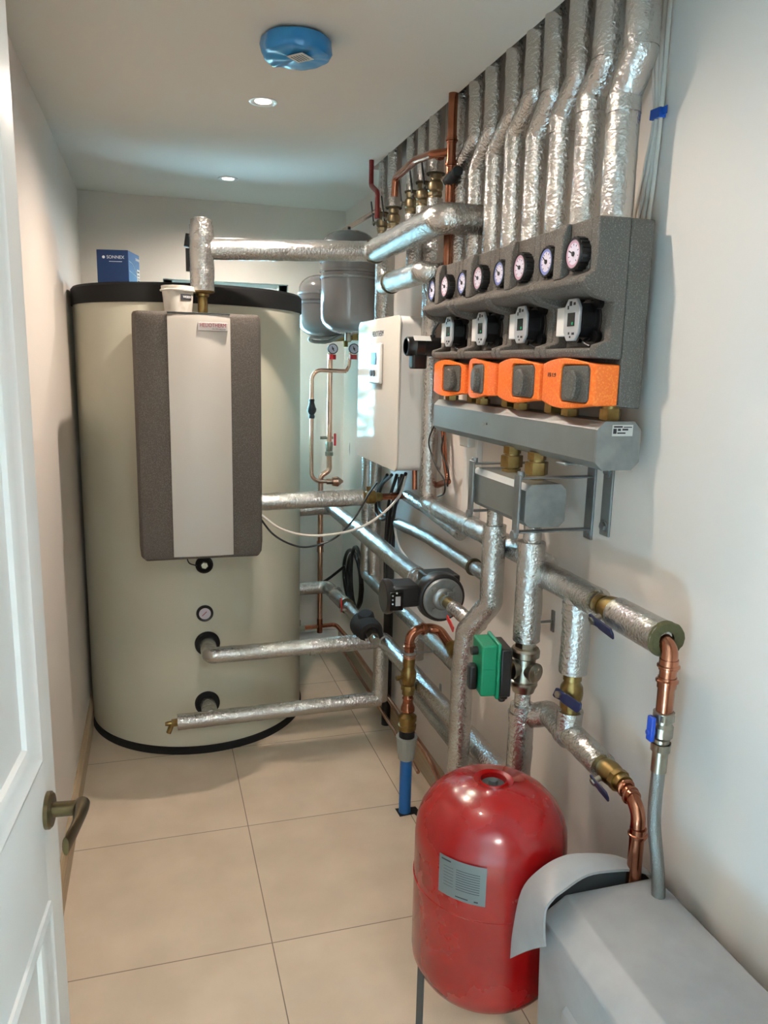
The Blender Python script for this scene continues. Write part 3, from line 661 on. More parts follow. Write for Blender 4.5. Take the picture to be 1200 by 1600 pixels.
# ================================================================ MANIFOLDS
def octp(x0, x1, z0, z1, c): return [(x0+c, z0), (x1-c, z0), (x1, z0+c), (x1, z1-c), (x1-c, z1), (x0+c, z1), (x0, z1-c), (x0, z0+c)]
MY0 = 1.43
man = thing('manifold', 'long grey zinc manifold casing with eight sided end under the pump groups', 'manifold', (.95, 1.95, 1.450))
ml = link('casing', MB().prism(octp(.897, 1.003, 1.450, 1.553, .017), (0, MY0+.004, 0), X3, Z3, Y3*1.0), STEELD, man, smooth=False)
ec = link('end_cap', MB().prism(octp(.896, 1.004, 1.449, 1.554, .018), (0, MY0, 0), X3, Z3, Y3*.006), STEEL, man, smooth=False)
lbp = link('rating_label', MB().bb((.932, MY0-.0012, 1.523), (.982, MY0, 1.547)), PAPER, ec, smooth=False)
q = MB()
for a in ((.935, .956, 1.541, 1.5445), (.959, .979, 1.541, 1.543), (.934, .942, 1.528, 1.539), (.945, .952, 1.534, 1.539), (.956, .970, 1.535, 1.539), (.944, .964, 1.528, 1.531)): q.bb((a[0], MY0-.0018, a[2]), (a[1], MY0-.0012, a[3]))
link('label_print', q, INK, lbp, smooth=False)
q = MB()
for dx, dz in ((0, 0), (.012, -.004), (-.0, 0)): q.cyl((.8975, 2.0+dx*2, 1.505+dz), (.8955, 2.0+dx*2, 1.505+dz), .003, 12)
link('rivet', q, NICKEL, ml)
# lower small manifold
SY0, SY1 = 1.63, 1.955
sm = thing('small_manifold', 'short zinc manifold casing clamped in brackets below the long manifold', 'manifold', (.895, 1.79, 1.285))
link('casing', MB().prism(octp(.842, .948, 1.285, 1.388, .014), (0, SY0+.003, 0), X3, Z3, Y3*(SY1-SY0)), STEELD, sm, smooth=False)
link('end_cap', MB().prism(octp(.841, .949, 1.284, 1.389, .015), (0, SY0, 0), X3, Z3, Y3*.005), STEEL, sm, smooth=False)
br = thing('wall_bracket', 'zinc clamp brackets with bolts holding the short manifold to the wall', 'bracket', (XR, 1.75, 1.28))
for y in (1.655, 1.935):
    b = MB().bb((.828, y-.015, 1.262), (.834, y+.015, 1.41)).bb((.836, y-.013, 1.40), (XR, y+.013, 1.404)).bb((.836, y-.013, 1.268), (XR, y+.013, 1.272)).cyl((.838, y, 1.40), (.838, y, 1.418), .009, 12).cyl((.834, y, 1.262), (.822, y, 1.262), .012, 14)
    b.bb((XR-.006, y-.018, 1.245), (XR, y+.018, 1.425)).cyl((XR-.012, y, 1.262), (XR-.005, y, 1.262), .009, 12)
    link('clamp_bar', b, STEEL, br, bev=.0015)
for y, lb in ((1.725, 'nearer brass union between the two manifolds'), (1.865, 'farther brass union between the two manifolds')):
    b = MB().hexn((.915, y, 1.40), (.915, y, 1.432), .030).cyl((.915, y, 1.386), (.915, y, 1.455), .020, 20).hexn((.915, y, 1.436), (.915, y, 1.456), .024).hexn((.915, y, 1.387), (.915, y, 1.397), .026)
    tag(link('brass_union', b, BRASS, None, (.915, y, 1.386), ang=25, bev=.0012), lb, 'fitting', 'brass unions between the manifolds')
# wall angle bracket under the manifold end
ab = thing('angle_bracket', 'long zinc angle bracket bolted to the wall under the near end of the manifold', 'bracket', (XR, 1.58, 1.27))
link('bracket_leg', MB().bb((XR-.006, 1.562, 1.268), (XR, 1.602, 1.452)).bb((.90, 1.562, 1.443), (XR, 1.602, 1.449)), STEELD, ab, bev=.0025)
link('bolt', MB().hexn((XR-.014, 1.582, 1.292), (XR-.005, 1.582, 1.292), .011).cyl((XR-.008, 1.582, 1.292), (XR-.005, 1.582, 1.292), .015, 20), STEEL, ab, ang=30)
link('bolt', MB().hexn((XR-.014, 1.582, 1.425), (XR-.005, 1.582, 1.425), .011).cyl((XR-.008, 1.582, 1.425), (XR-.005, 1.582, 1.425), .015, 20), STEEL, ab, ang=30)

# ================================================================ PIPES BELOW THE SHORT MANIFOLD
PX = .90; RY = 1.697; LY = 1.919
zr = lambda py, y=RY: zat(PX, y, py)
foil('insulated_pipe', 'upright foil wrapped pipe from the short manifold down to the nickel valve', [([(PX, RY, 1.29), (PX, RY, zr(848))], .023), [(PX, RY, zr(846)), (PX, RY, zr(1000))]], .035)
foil('insulated_pipe', 'upright foil wrapped pipe with a slanted bend, behind the green actuator', [([(PX, LY, 1.29), (PX, LY, zat(PX, LY, 822))], .023), [(PX, LY, zat(PX, LY, 820)), (PX, LY, zat(PX, LY, 942)), fx(729, 988, .855), fx(722, 1050, .855), (.855, fx(722, 1050, .855).y, .30)]], .033, .015)
# nickel three way valve
vz0, vz1 = zr(1076), zr(1008); vc = Vector((PX, RY, (vz0+vz1)/2)); VL = vz1-vz0
tv = thing('three_way_valve', 'nickel plated three way valve below the upright foil pipe, beside the green actuator', 'valve', vc)
mb = MB().lathe((PX, RY, vz0-.006), Z3, [(0, .020), (0, .028), (.010, .031), (.02, .036), (.028, .036), (.032, .030), (.05, .028), (VL-.028, .028), (VL-.022, .037), (VL-.006, .038), (VL, .034), (VL+.002, .024)], 36)
mb.hexn((PX, RY, vz1-.004), (PX, RY, vz1+.012), .027)
mb.lathe(vc+Vector((.0, -.0, -.004)), (.35, -1, 0), [(0, .022), (.030, .022), (.033, .026), (.040, .026), (.042, .023), (.042, 0)], 28).lathe(vc, (-1, -.1, 0), [(0, .020), (.034, .020), (.036, .026), (.042, .026), (.042, 0)], 24)
link('body', mb, NICKEL, tv, ang=35)
link('brass_nipple', MB().cyl((PX, RY, vz1+.01), (PX, RY, vz1+.026), .024, 8), BRASS, tv, ang=30)
dn_ = Vector((.35, -1, 0)).normalized(); hc_ = vc+Vector((0, 0, -.004))+dn_*.0424
text('cast_mark', 'H', .024, hc_, (-dn_.y*1, dn_.x, 0), Z3, NICKEL, tv, .001)
# green actuator
ga = thing('valve_actuator', 'green and black motor actuator with black lever on the nickel valve', 'actuator', (.80, 1.70, .90))
AR = Matrix.Rotation(math.radians(-8), 3, 'Z'); ac = Vector((.806, 1.705, vc.z+.012))
ap = lambda x, y, z: ac+AR @ Vector((x, y, z))
link('base_housing', MB().box(ap(.028, 0, -.006), (.030, .098, .128), AR).box(ap(.03, -.01, -.073), (.022, .05, .02), AR).cyl(ap(.028, -.02, -.08), ap(.03, -.02, -.092), .010, 14), BLACK, ga, bev=.005)
link('cover', MB().box(ap(.008, 0, 0), (.010, .102, .148), AR).box(ap(-.015, 0, 0), (.04, .09, .134), AR), GREEN, ga, bev=.004)
link('cover_ridge', MB().box(ap(-.016, -.0455, .004), (.034, .002, .003), AR), GREEN, ga)
link('lever', MB().box(ap(-.047, -.002, -.028), (.022, .03, .066), AR), BLACK, ga, bev=.006)
link('knob', MB().cyl(ap(-.034, 0, .040), ap(-.052, 0, .040), .0115, 20).cyl(ap(-.030, 0, .040), ap(-.037, 0, .040), .008, 16), BLACK, ga, bev=.002)
link('coupling', MB().cyl(ap(.043, 0, 0), (PX-.03, RY, vc.z), .012, 12), BRASS, ga)
# below the valve
z0 = vz0-.008
foil('insulated_pipe', 'short upright foil wrapped pipe under the nickel valve, behind the red vessel', [([(PX, RY, z0), (PX, RY, z0-.04)], .021), [(PX, RY, z0-.035), (PX, RY, .20)]], .033, cr=.0022, bands=[((PX, RY, zr(1120)), Z3, .036, .03)])
# high branch to the right with T and valve
BX = .95; zb_ = fx(940, 945, BX).z; yb1 = yat(BX, zb_, 935)
yT = fx(903, 940, BX).y; zT1 = zat(BX, yT, 1050)
foil('insulated_pipe', 'foil wrapped tee piece on the wall between the upright pipe and upper brass valve', [[(PX+.02, RY+.02, zb_+.004), (BX, RY-.02, zb_), (BX, yb1, zb_)], [(BX, yT, zb_), (BX, yT, zT1)]], .034, .02, bands=[((BX, yT, zb_-.04), Z3, .036, .03)])
yv_ = yat(BX, zb_, 950)
ball_valve('brass ball valve with dark blue lever just before the cut open foil end', (BX, (yb1+yat(BX, zb_, 978))/2, zb_), Y3, .022, .095, (-1, 0, -.42), (0, -1, -.08), BLUEH, hl=.075, hw=.022)
ya, yb2 = yat(BX, zb_, 965), yat(BX, zb_, 1040)
eo = foil('insulated_pipe', 'foil wrapped pipe end cut open showing green insulation around copper', [[(BX, ya, zb_), (BX, yb2, zb_)]], .036, cr=.0008)
gm = MB(); rg = []
for t_, r_ in ((0, .017), (0, .034), (-.004, .036), (-.010, .0375), (-.012, .035)):
    rg.append([gm.bm.verts.new((BX+math.cos(2*PI*k/40)*r_*(1+(.22 if r_ > .03 and math.cos(2*PI*k/40) > .6 else 0)+.03*noise.noise(Vector((k*.7, r_*50, 0)))), yb2-.004-t_*0-.002*noise.noise(Vector((k*.9, 2, 0)))+(t_ if t_ < 0 else 0)*-1, zb_+math.sin(2*PI*k/40)*r_)) for k in range(40)])
for a, b in zip(rg, rg[1:]):
    for k in range(40): gm.bm.faces.new((a[k], a[(k+1) % 40], b[(k+1) % 40], b[k]))
ORG[eo.name] = Vector(eo.location); link('insulation_lining', gm, WOOL, eo)
zc1 = zat(BX, yb2-.02, 1112); cy = yb2-.016
cp = thing('copper_elbow', 'copper elbow dropping from the cut foil end to the blue lever valve', 'pipe', (BX, cy, zc1))
cb = MB().tube(fil([(BX, yb2+.05, zb_-.002), (BX, cy, zb_-.004), (BX, cy, zc1)], .026), .0165, 20); ring(cb, (BX, cy, zb_-.045), Z3, .0165, .022); ring(cb, (BX, cy, zb_-.082), -Z3, .0165, .022)
link('tube', cb, COPPER, cp)
zc2 = zat(BX, cy, 1172)
ft = thing('isolating_valve', 'small nickel isolating valve with bright blue lever above the braided hose', 'valve', (BX, cy, zc2))
L_ = zc1-zc2
link('body', MB().lathe((BX, cy, zc2), Z3, [(0, .015), (0, .019), (L_*.2, .019), (L_*.2, .016), (L_*.3, .016), (L_*.38, .021), (L_*.62, .021), (L_*.7, .016), (L_*.78, .016), (L_*.78, .021), (L_*.98, .021), (L_, .017)], 24).hexn((BX, cy, zc2+.002), (BX, cy, zc2+L_*.2), .021).hexn((BX, cy, zc2+L_*.8), (BX, cy, zc1-.003), .0225), NICKEL, ft, ang=30)
link('lever', MB().box((BX-.030, cy-.004, zc2+L_*.62), (.010, .018, .052)).cyl((BX-.036, cy, zc2+L_*.5), (BX-.018, cy, zc2+L_*.5), .007, 12), BLUEL, ft, bev=.003)
hz = fx(1045, 1385, BX)
hose = link('braided_hose', MB().tube(spline([(BX, cy, zc2+.004), (BX, cy, zc2-.06), (BX+.002, cy-.0, zc2-.16), (BX+.012, cy-.02, zc2-.30), (BX+.018, cy-.05, .30), (BX+.018, cy-.06, .12)]), .0135, 20), BRAID, None, (BX, cy, .12)); tag(hose, 'braided steel flexible hose hanging down behind the grey hooded casing', 'hose')
cr_ = link('crimp_sleeve', MB().cyl((BX, cy, zc2+.002), (BX, cy, zc2-.045), .0155, 20), NICKEL, hose)
# middle valve on T leg
zm0 = zat(BX, yT, 1112)
ball_valve('brass ball valve with dark blue lever on the upright branch near the wall', (BX, yT, (zT1+zm0)/2), Z3, .020, (zT1-zm0)*1.05, (-.95, -.3, .1), (.55, -.8, -.35), BLUEH, hl=.058, hw=.022)
zlow = fx(940, 1195, BX).z
foil('insulated_pipe', 'foil wrapped lower tee along the wall behind the red vessel, red reflections in it', [[(PX+.01, RY, fx(850, 1125, BX).z), (BX, RY-.05, zlow+.01), (BX, yat(BX, zlow, 943), zlow)], [(BX, yT, zm0+.004), (BX, yT, zlow)]], .032, .02, cr=.0022, bands=[((BX, yat(BX, zlow, 885), zlow), Y3, .034, .03)])
yv1_ = yat(BX, zlow, 935); yv2_ = yat(BX, zlow, 972)
ball_valve('brass ball valve with dark blue lever on the lowest wall pipe', (BX, (yv1_+yv2_)/2, zlow), Y3, .019, abs(yv1_-yv2_)+.02, (-1, 0, -.42), (0, -1, -.12), BLUEH, hl=.055, hw=.022)
ye = yat(BX, zlow, 1000)
cp = thing('copper_elbow', 'copper elbow turning down behind the grey hooded casing', 'pipe', (BX, ye, .30))
cb = MB().tube(fil([(BX, yv2_+.02, zlow), (BX, ye, zlow-.012), (BX, ye-.006, .25)], .055), .0155, 20); ring(cb, (BX, yv2_-.012, zlow-.003), Y3, .0155, .022); ring(cb, (BX, ye-.003, zlow-.075), Z3, .0155, .022); ring(cb, (BX, ye+.03, zlow-.010), -Y3, .0155, .020)
link('tube', cb, COPPER, cp)

# ================================================================ LONG PIPES ALONG THE RIGHT WALL
WXp = .965
yv = fx(672, 650, WXp).y; zw = fx(750, 830, WXp).z
foil('insulated_pipe', 'foil wrapped pipe coming down past the white wall box then along the wall', [[(WXp, yv, zat(WXp, yv, 440)), (WXp, yv, zw), (WXp, RY+.03, zw)]], .032, .05, bands=[((WXp, yv-.1, zw), Y3, .034, .025), ((WXp, yat(WXp, zw, 735), zw), Y3, .0345, .03)])
zk = fx(700, 860, 1.0).z
foil('insulated_pipe', 'thin foil wrapped pipe just below the longer wall run, ending in brass ring', [[fx(622, 818, 1.0), (1.0, fx(665, 838, 1.0).y, zk), (1.0, yat(1.0, zk, 775), zk)]], .024)
p = Vector((1.0, yat(1.0, zk, 741), zk)); tag(link('end_collar', MB().lathe(p, -Y3, [(-.004, .020), (-.004, .030), (.004, .0285), (.006, .020)], 28), WOOLD, None, p), 'green insulation collar on the thin foil pipe', 'insulation')
foil('insulated_pipe', 'foil wrapped pipe emerging from behind the box, above the thin wall pipe', [[fx(636, 775, 1.0), fx(668, 795, 1.0), fx(720, 835, 1.0)]], .024)
# main pump line
mx_, mz_ = .85, .945
yE = fx(518, 800, mx_).y
foil('insulated_pipe', 'foil wrapped pipe from the tank corner out to the large black pump', [[(.55, yE, mz_-.01), (mx_, yE, mz_), (mx_, yat(mx_, mz_, 655), mz_)], ([(mx_, yat(mx_, mz_, 650), mz_), (mx_, yat(mx_, mz_, 668), mz_)], .026)], .034, .05, bands=[((mx_, yat(mx_, mz_, 650), mz_), Y3, .037, .03)])
ypf = yat(mx_, mz_, 693)
pump = thing('circulation_pump', 'large black circulation pump with round zinc insulated flange and control head', 'pump', (mx_, ypf+.09, mz_))
link('pump_housing', MB().lathe((mx_, ypf+.008, mz_), Y3, [(0, .0), (0, .076), (.03, .080), (.06, .074), (.075, .06), (.12, .055), (.14, .045), (.15, .028)], 40).box((mx_+.01, ypf+.075, mz_+.04), (.11, .10, .055)), BLACK, pump, bev=.006)
link('flange_disc', MB().lathe((mx_, ypf+.010, mz_), -Y3, [(0, .0), (0, .064), (.006, .066), (.012, .062), (.014, .05), (.010, .036), (.016, .03), (.018, .02), (.018, 0)], 48), STEEL, pump)
bo = MB()
for q in range(4): a = PI/4+q*PI/2; bo.cyl((mx_+math.cos(a)*.047, ypf, mz_+math.sin(a)*.047), (mx_+math.cos(a)*.047, ypf-.010, mz_+math.sin(a)*.047), .008, 14)
link('bolt', bo, STEEL, pump)
hp = fx(645, 932, mx_-.10); head = link('control_head', MB().box((mx_-.115, ypf+.07, mz_+.008), (.09, .10, .070)).cyl((mx_-.15, ypf+.07, mz_-.0), (mx_-.178, ypf+.07, mz_-.0), .056, 28), BLACK, pump, bev=.008)
link('head_panel', MB().box((mx_-.150, ypf+.0145, mz_+.0), (.045, .006, .062)), M('black_gloss', (10, 10, 11), .12), head, bev=.003)
le = MB()
for q in range(3): le.cyl((mx_-.163, ypf+.012, mz_+.018-q*.013), (mx_-.163, ypf+.010, mz_+.018-q*.013), .0025, 10)
le.box((mx_-.146, ypf+.011, mz_+.0), (.016, .001, .030)).cyl((mx_-.150, ypf+.012, mz_+.026), (mx_-.150, ypf+.010, mz_+.026), .003, 10)
link('buttons', le, SILVERP, head)
jl = Vector((mx_+.006, yat(mx_, mz_, 708), mz_))
nz = thing('pump_connector', 'brass and foil connector between the large black pump and slanted foil pipe', 'fitting', (mx_, ypf-.02, mz_))
link('brass_nut', MB().hexn((mx_, ypf, mz_), (mx_, ypf-.024, mz_), .021).cyl((mx_, ypf-.024, mz_), (mx_, ypf-.09, mz_), .0185), BRASS, nz, ang=30)
link('clamp', MB().cyl((mx_, ypf-.028, mz_), (mx_, ypf-.036, mz_), .023, 24).box((mx_+.01, ypf-.032, mz_+.026), (.018, .008, .012)), STEEL, nz)
link('foil_sleeve', MB().tube([(mx_, ypf-.085, mz_), (mx_+.004, ypf-.17, mz_-.004), (PX-.01, LY+.015, mz_-.006)], .022, 22, .002), FOIL, nz)
link('lever', MB().prism([(0, -.007), (.065, -.009), (.065, .009), (0, .007)], (mx_-.028, ypf-.10, mz_-.022), Vector((-.05, -1, -.32)).normalized(), Vector((0, -.3, 1)).normalized(), X3*.004), REDH, nz, bev=.001)
# second pump line further back
nx_, nz_ = .85, .54
yE2 = fx(512, 915, nx_).y
foil('insulated_pipe', 'foil wrapped pipe low behind the tank leading to the small black pump', [[(.50, yE2, .50), (nx_, yE2, .505), (nx_, yat(nx_, nz_-.01, 541), nz_-.01)], ([(nx_, yat(nx_, nz_-.01, 540), nz_-.01), (nx_, yat(nx_, nz_, 560), nz_)], .028)], .034, .05, bands=[((nx_, yat(nx_, nz_-.01, 524), .52), Y3, .036, .02)])
p = Vector((nx_, yat(nx_, nz_, 542), nz_-.008)); tag(link('end_collar', MB().lathe(p, -Y3, [(-.004, .028), (-.004, .036), (.004, .037), (.006, .028)], 28), WOOLD, None, p), 'green insulation collar just behind the small black pump', 'insulation')
yp2 = yat(nx_, nz_, 581)
p2 = thing('small_pump', 'small black insulated pump on the low pipe beside the blue lit wall', 'pump', (nx_, yp2, nz_))
link('insulation_shell', MB().lathe((nx_, yp2+.17, nz_), -Y3, [(0, .03), (.0, .05), (.02, .058), (.13, .060), (.16, .050), (.165, .036), (.158, .03), (.158, 0)], 32).lathe((nx_-.0, yp2+.10, nz_+.045), (-.2, -.3, 1), [(0, .038), (.018, .036), (.026, .028), (.028, 0)], 20), FOAM, p2, ang=35)
link('nut', MB().hexn((nx_, yp2+.01, nz_), (nx_, yp2-.035, nz_), .024).cyl((nx_, yp2-.03, nz_), (nx_, yp2-.07, nz_), .017, 18), NICKEL, p2, ang=30)
ball_valve('small valve with red lever just behind the small black pump', (nx_, yat(nx_, nz_, 548), nz_-.004), Y3, .020, .06, (-1, 0, .1), (.1, .6, .8), REDH, NICKEL, hl=.055)
# tank front pipes
zp1, zp2 = .497, .230; TY = 3.0; EX = .912
foil('insulated_pipe', 'upper foil wrapped pipe from the tank front across to the wall run', [[ontank(324, 1005)[0]+Vector((0, .02, 0)), (.185, TY, zp1), (EX, TY, zp1+.005), (EX, TY-.05, zp1+.01)], [(EX, TY, zp1+.005), (.93, 1.66, zp1+.015)], ([(EX-.01, TY, zp1), (EX-.01, TY, zp2)], .033)], .033, .022, bands=[((.60, TY, zp1), X3, .0345, .02)])
foil('insulated_pipe', 'lower foil wrapped pipe across the tank front ending in a brass drain tap', [[ontank(324, 1098)[0]+Vector((0, .02, 0)), (.185, TY, zp2)], [(.05, TY, zp2-.005), (EX-.01, TY, zp2+.006)]], .032, .022, bands=[((.20, TY, zp2), X3, .0335, .02)])
dv = thing('drain_tap', 'brass drain tap at the open end of the lower foil pipe', 'tap', (.04, TY, zp2))
link('body', MB().hexn((.055, TY, zp2-.004), (.028, TY, zp2-.006), .016).cyl((.03, TY, zp2-.006), (.008, TY, zp2-.007), .009, 16).hexn((.012, TY, zp2-.007), (.002, TY, zp2-.007), .008).cyl((.03, TY, zp2-.006), (.014, TY-.004, zp2-.045), .010, 16), BRASS, dv, ang=30)
# pipes behind the black pump
z3 = fx(640, 965, .985).z
foil('insulated_pipe', 'foil wrapped pipe low on the wall behind the large black pump', [[(.985, fx(572, 900, .985).y, zat(.985, fx(572, 900, .985).y, 700)), (.985, fx(572, 900, .985).y, z3), (.985, fx(735, 1045, .985).y+.05, z3)]], .030, .03)
foil('insulated_pipe', 'upright foil wrapped pipe dropping under the large black pump to the low run', [[(.985, fx(652, 990, .985).y, z3), (.985, fx(652, 990, .985).y, .50)]], .029, .03)
z4 = fx(660, 1090, .99).z-.02
foil('insulated_pipe', 'lowest foil wrapped pipe along the wall above the skirting', [[(.99, 2.93, z4), (.99, 1.60, z4)]], .026, .03)
tag(link('copper_pipe', MB().tube([(.985, 4.05, .165), (.985, 2.62, .165), (.985, 2.50, .14), (.985, 2.38, .07), (.985, 1.7, .07)], .011, 14).tube([(.945, 4.0, .13), (.945, 2.9, .12), (.945, 2.60, .10)], .008, 12), COPPERB, None, (.985, 2.5, .07)), 'thin copper pipes running just above the wooden skirting', 'pipe')
for (px_, py_, a_) in ((885, 800, 0),): pass
for y, z, lb in ((2.62, .42, 'small zinc wall clip under the lowest foil pipe beside the blue pipe'), (2.30, .74, 'zinc wall clip above the low wall pipes'), (1.80, .98, 'zinc threaded rod clip between the two upright pipes')):
    tag(link('pipe_clip', MB().cyl((XR-.07, y, z), (XR, y, z), .004, 10).bb((XR-.004, y-.008, z-.03), (XR, y+.008, z+.03)), STEEL, None, (XR, y, z)), lb, 'pipe clip')

# ================================================================ COPPER WATER FEED WITH BLUE PIPE
WX_, WY_ = .862, 2.508
zz = lambda py: zat(WX_, WY_, py)
bp_ = link('blue_water_pipe', MB().cyl((WX_, WY_, 0), (WX_, WY_, zz(1182)), .0225, 24), BLUEPE, None, (WX_, WY_, 0)); tag(bp_, 'blue plastic water pipe rising out of the tiled floor', 'pipe')
tag(link('floor_cutout', MB().prism([(-.028, -.03), (.03, -.026), (.052, -.10), (.058, -.03), (.05, .02), (-.03, .026)], (WX_, WY_, .0006), X3, Y3, Z3*.0006), FOAM, None, (WX_, WY_, 0), smooth=False), 'ragged dark hole in the tile around the blue pipe', 'hole')
wf_ = thing('water_feed', 'copper and brass water feed assembly standing on the blue pipe', 'pipework', (WX_, WY_, zz(1182)))
link('compression_nut', MB().lathe((WX_, WY_, zz(1186)), Z3, [(0, .024), (.004, .030), (.03, .034), (zz(1150)-zz(1186), .041), (zz(1150)-zz(1186), .033), (zz(1150)-zz(1186)-.01, .0)], 14), GREYPL, wf_, ang=25)
link('rubber_seal', MB().cyl((WX_, WY_, zz(1160)), (WX_, WY_, zz(1138)), .029, 20), FOAM, wf_)
link('brass_adapter', MB().lathe((WX_, WY_, zz(1140)), Z3, [(0, .028), (.004, .033), (.02, .034), (.022, .030), (.036, .030), (.038, .034), (.055, .034), (.062, .026), (.07, .02)], 28), BRASS, wf_, ang=30)
link('reducer', MB().lathe((WX_, WY_, zz(1110)), Z3, [(0, .026), (.012, .026), (.03, .019), (.04, .018), (.05, .021), (.054, .018), (zz(1080)-zz(1110), .018)], 24), COPPER, wf_)
vm = Vector((WX_, WY_, (zz(1082)+zz(1030))/2)); mb = MB(); valve_body(mb, vm, Z3, .0205, zz(1028)-zz(1084))
link('ball_valve', mb, BRASS, wf_, ang=30)
link('valve_stem', MB().cyl(vm, vm+Vector((-.045, -.01, 0)), .007, 12).hexn(vm+Vector((-.04, -.01, 0)), vm+Vector((-.05, -.011, 0)), .010), BRASS, wf_, ang=30)
link('brass_socket', MB().lathe((WX_, WY_, zz(1032)), Z3, [(0, .018), (.0, .021), (.02, .021), (.022, .0245), (.026, .0245), (.028, .02), (.034, .018)], 24), COPPERB, wf_)
ztop = zz(986)
cb = MB(); end = fx(716, 1005, .93)
cb.tube(fil([(WX_, WY_, zz(1030)), (WX_, WY_, ztop), (.967, WY_, ztop+.008), (.985, WY_-.16, ztop-.045)], [.042, .045]), .018, 20)
ring(cb, (WX_, WY_, ztop-.055), Z3, .018, .02); ring(cb, (WX_+.052, WY_, ztop+.004), X3, .018, .02)
link('swan_neck', cb, COPPER, wf_)
link('elbow_union', MB().lathe((.980, WY_-.105, ztop-.026), Vector((.1, -.93, -.33)), [(0, .019), (0, .023), (.02, .023), (.022, .026), (.04, .026), (.042, .020), (.06, .02)], 20), BRASS, wf_, ang=30)
link('pipe_clamp', MB().cyl((WX_, WY_, zz(1024)), (WX_, WY_, zz(1018)), .024, 20).cyl((WX_, WY_, zz(1021)), (XR, WY_, zz(1021)), .004, 10), STEEL, wf_)
# ================================================================ TOP LINE FROM THE STATION TO THE WALL HEADER
SXc, SYc = .184, 2.98
zt0, zt1 = zat(SXc, SYc, 455), zat(SXc, SYc, 352)
zh0, zh1 = 2.062, 2.089; HX = .83
yh2 = yat(HX, zh1, 702)
foil('insulated_pipe', 'foil wrapped riser on top of the heating station with a tall capped bend', [[(SXc, SYc, zt0), (SXc, SYc, zt1)]], .043, cr=.0022, bands=[((SXc, SYc, zt1+.008), Z3, .037, .022), ((SXc, SYc, zt1+.020), Z3, .024, .012), ((SXc, SYc, zh0+.005), Z3, .0445, .09)])
foil('insulated_pipe', 'long foil wrapped pipe spanning above the tank to the copper header', [[(SXc+.03, SYc, zh0), (HX, SYc, zh1), (HX, SYc-.10, zh1)]], .038, .06, cr=.002)
foil('insulated_header', 'thick foil wrapped header along the wall carrying the brass valves', [[(HX, SYc-.06, zh1), (HX, yat(HX, zh1, 692), zh1), (1.01, yat(HX, zh1, 692), zh1)]], .044, .035, cr=.0022)
p = Vector((HX, yat(HX, zh1, 586), zh1)); tag(link('end_collar', MB().lathe(p, -Y3, [(-.005, .040), (-.005, .0465), (.004, .047), (.005, .040)], 32), WOOLD, None, p), 'dark insulation collar where the long pipe meets the thick header', 'insulation')
link_b = thing('brass_nipple', 'brass nipple under the capped foil riser beside the plastic tub', 'fitting', (SXc, SYc, UZ1))
link('body', MB().cyl((SXc, SYc, UZ1-.002), (SXc, SYc, zt0+.002), .018, 20).lathe((SXc, SYc, zt0-.022), Z3, [(0, .018), (.004, .024), (.012, .024), (.016, .04), (.022, .045), (.024, .02)], 28), BRASS, link_b, ang=30)
tag(link('air_vent', MB().cyl((SXc-.047, SYc+.02, zt1-.16), (SXc-.047, SYc+.02, zt1-.08), .009, 14).cyl((SXc-.047, SYc+.02, zt1-.10), (SXc-.03, SYc+.01, zt1-.10), .007, 10).cyl((SXc-.050, SYc+.02, zt1-.075), (SXc-.043, SYc+.02, zt1-.03), .012, 12), BLACK, None, (SXc-.047, SYc+.02, zt1-.16)), 'small black vent fitting strapped behind the capped foil riser', 'vent')

# valves and risers on the header
M('aged_brass', (138, 124, 98), .38, .9)
AGED = bpy.data.materials['aged_brass']
vs = [((680, 300), 'nearest the copper riser', 272, 300, .027), ((661, 307), 'second from the copper riser', 286, 310, .024), ((643, 320), 'third from the copper riser', 300, 322, .023), ((615, 338), 'fourth from the copper riser', 325, 342, .028), ((598, 347), 'farthest from the copper riser', 333, 350, .020)]
for i, ((px_, py_), lb, ytop, yb_, rr) in enumerate(vs):
    X_ = .94; c = fx(px_, py_, X_); zt_ = zat(X_, c.y, ytop); L_ = .082
    ball_valve('brass valve with black lever above the thick header, '+lb, (X_, c.y, zt_-L_/2), Z3, .019, L_, (-.9, .1, 0), (-.1, .15, 1), BLACK, AGED, hl=.085, hw=.011, group='valves on the foil header', lift=.036)
    foil('insulated_riser', 'short foil wrapped riser above the header valves, '+lb, [[(X_, c.y, zt_), (X_, c.y, 2.6)], ([(X_, c.y, zt_-L_-.03), (X_, c.y, zt_-L_+.002)], rr), ([(X_, c.y, zt_-L_-.03), (HX+.02, c.y, zh1+.01)], rr)], rr, .02, 'short risers above the header', cr=.0013)
    tag(link('end_collar', MB().lathe((X_, c.y, zt_-.003), Z3, [(0, .018), (0, rr*1.15), (.005, rr*1.2), (.006, .02)], 24), WOOLD, None, (X_, c.y, zt_)), 'insulation collar under the short foil riser, '+lb, 'insulation', 'collars above the header valves')
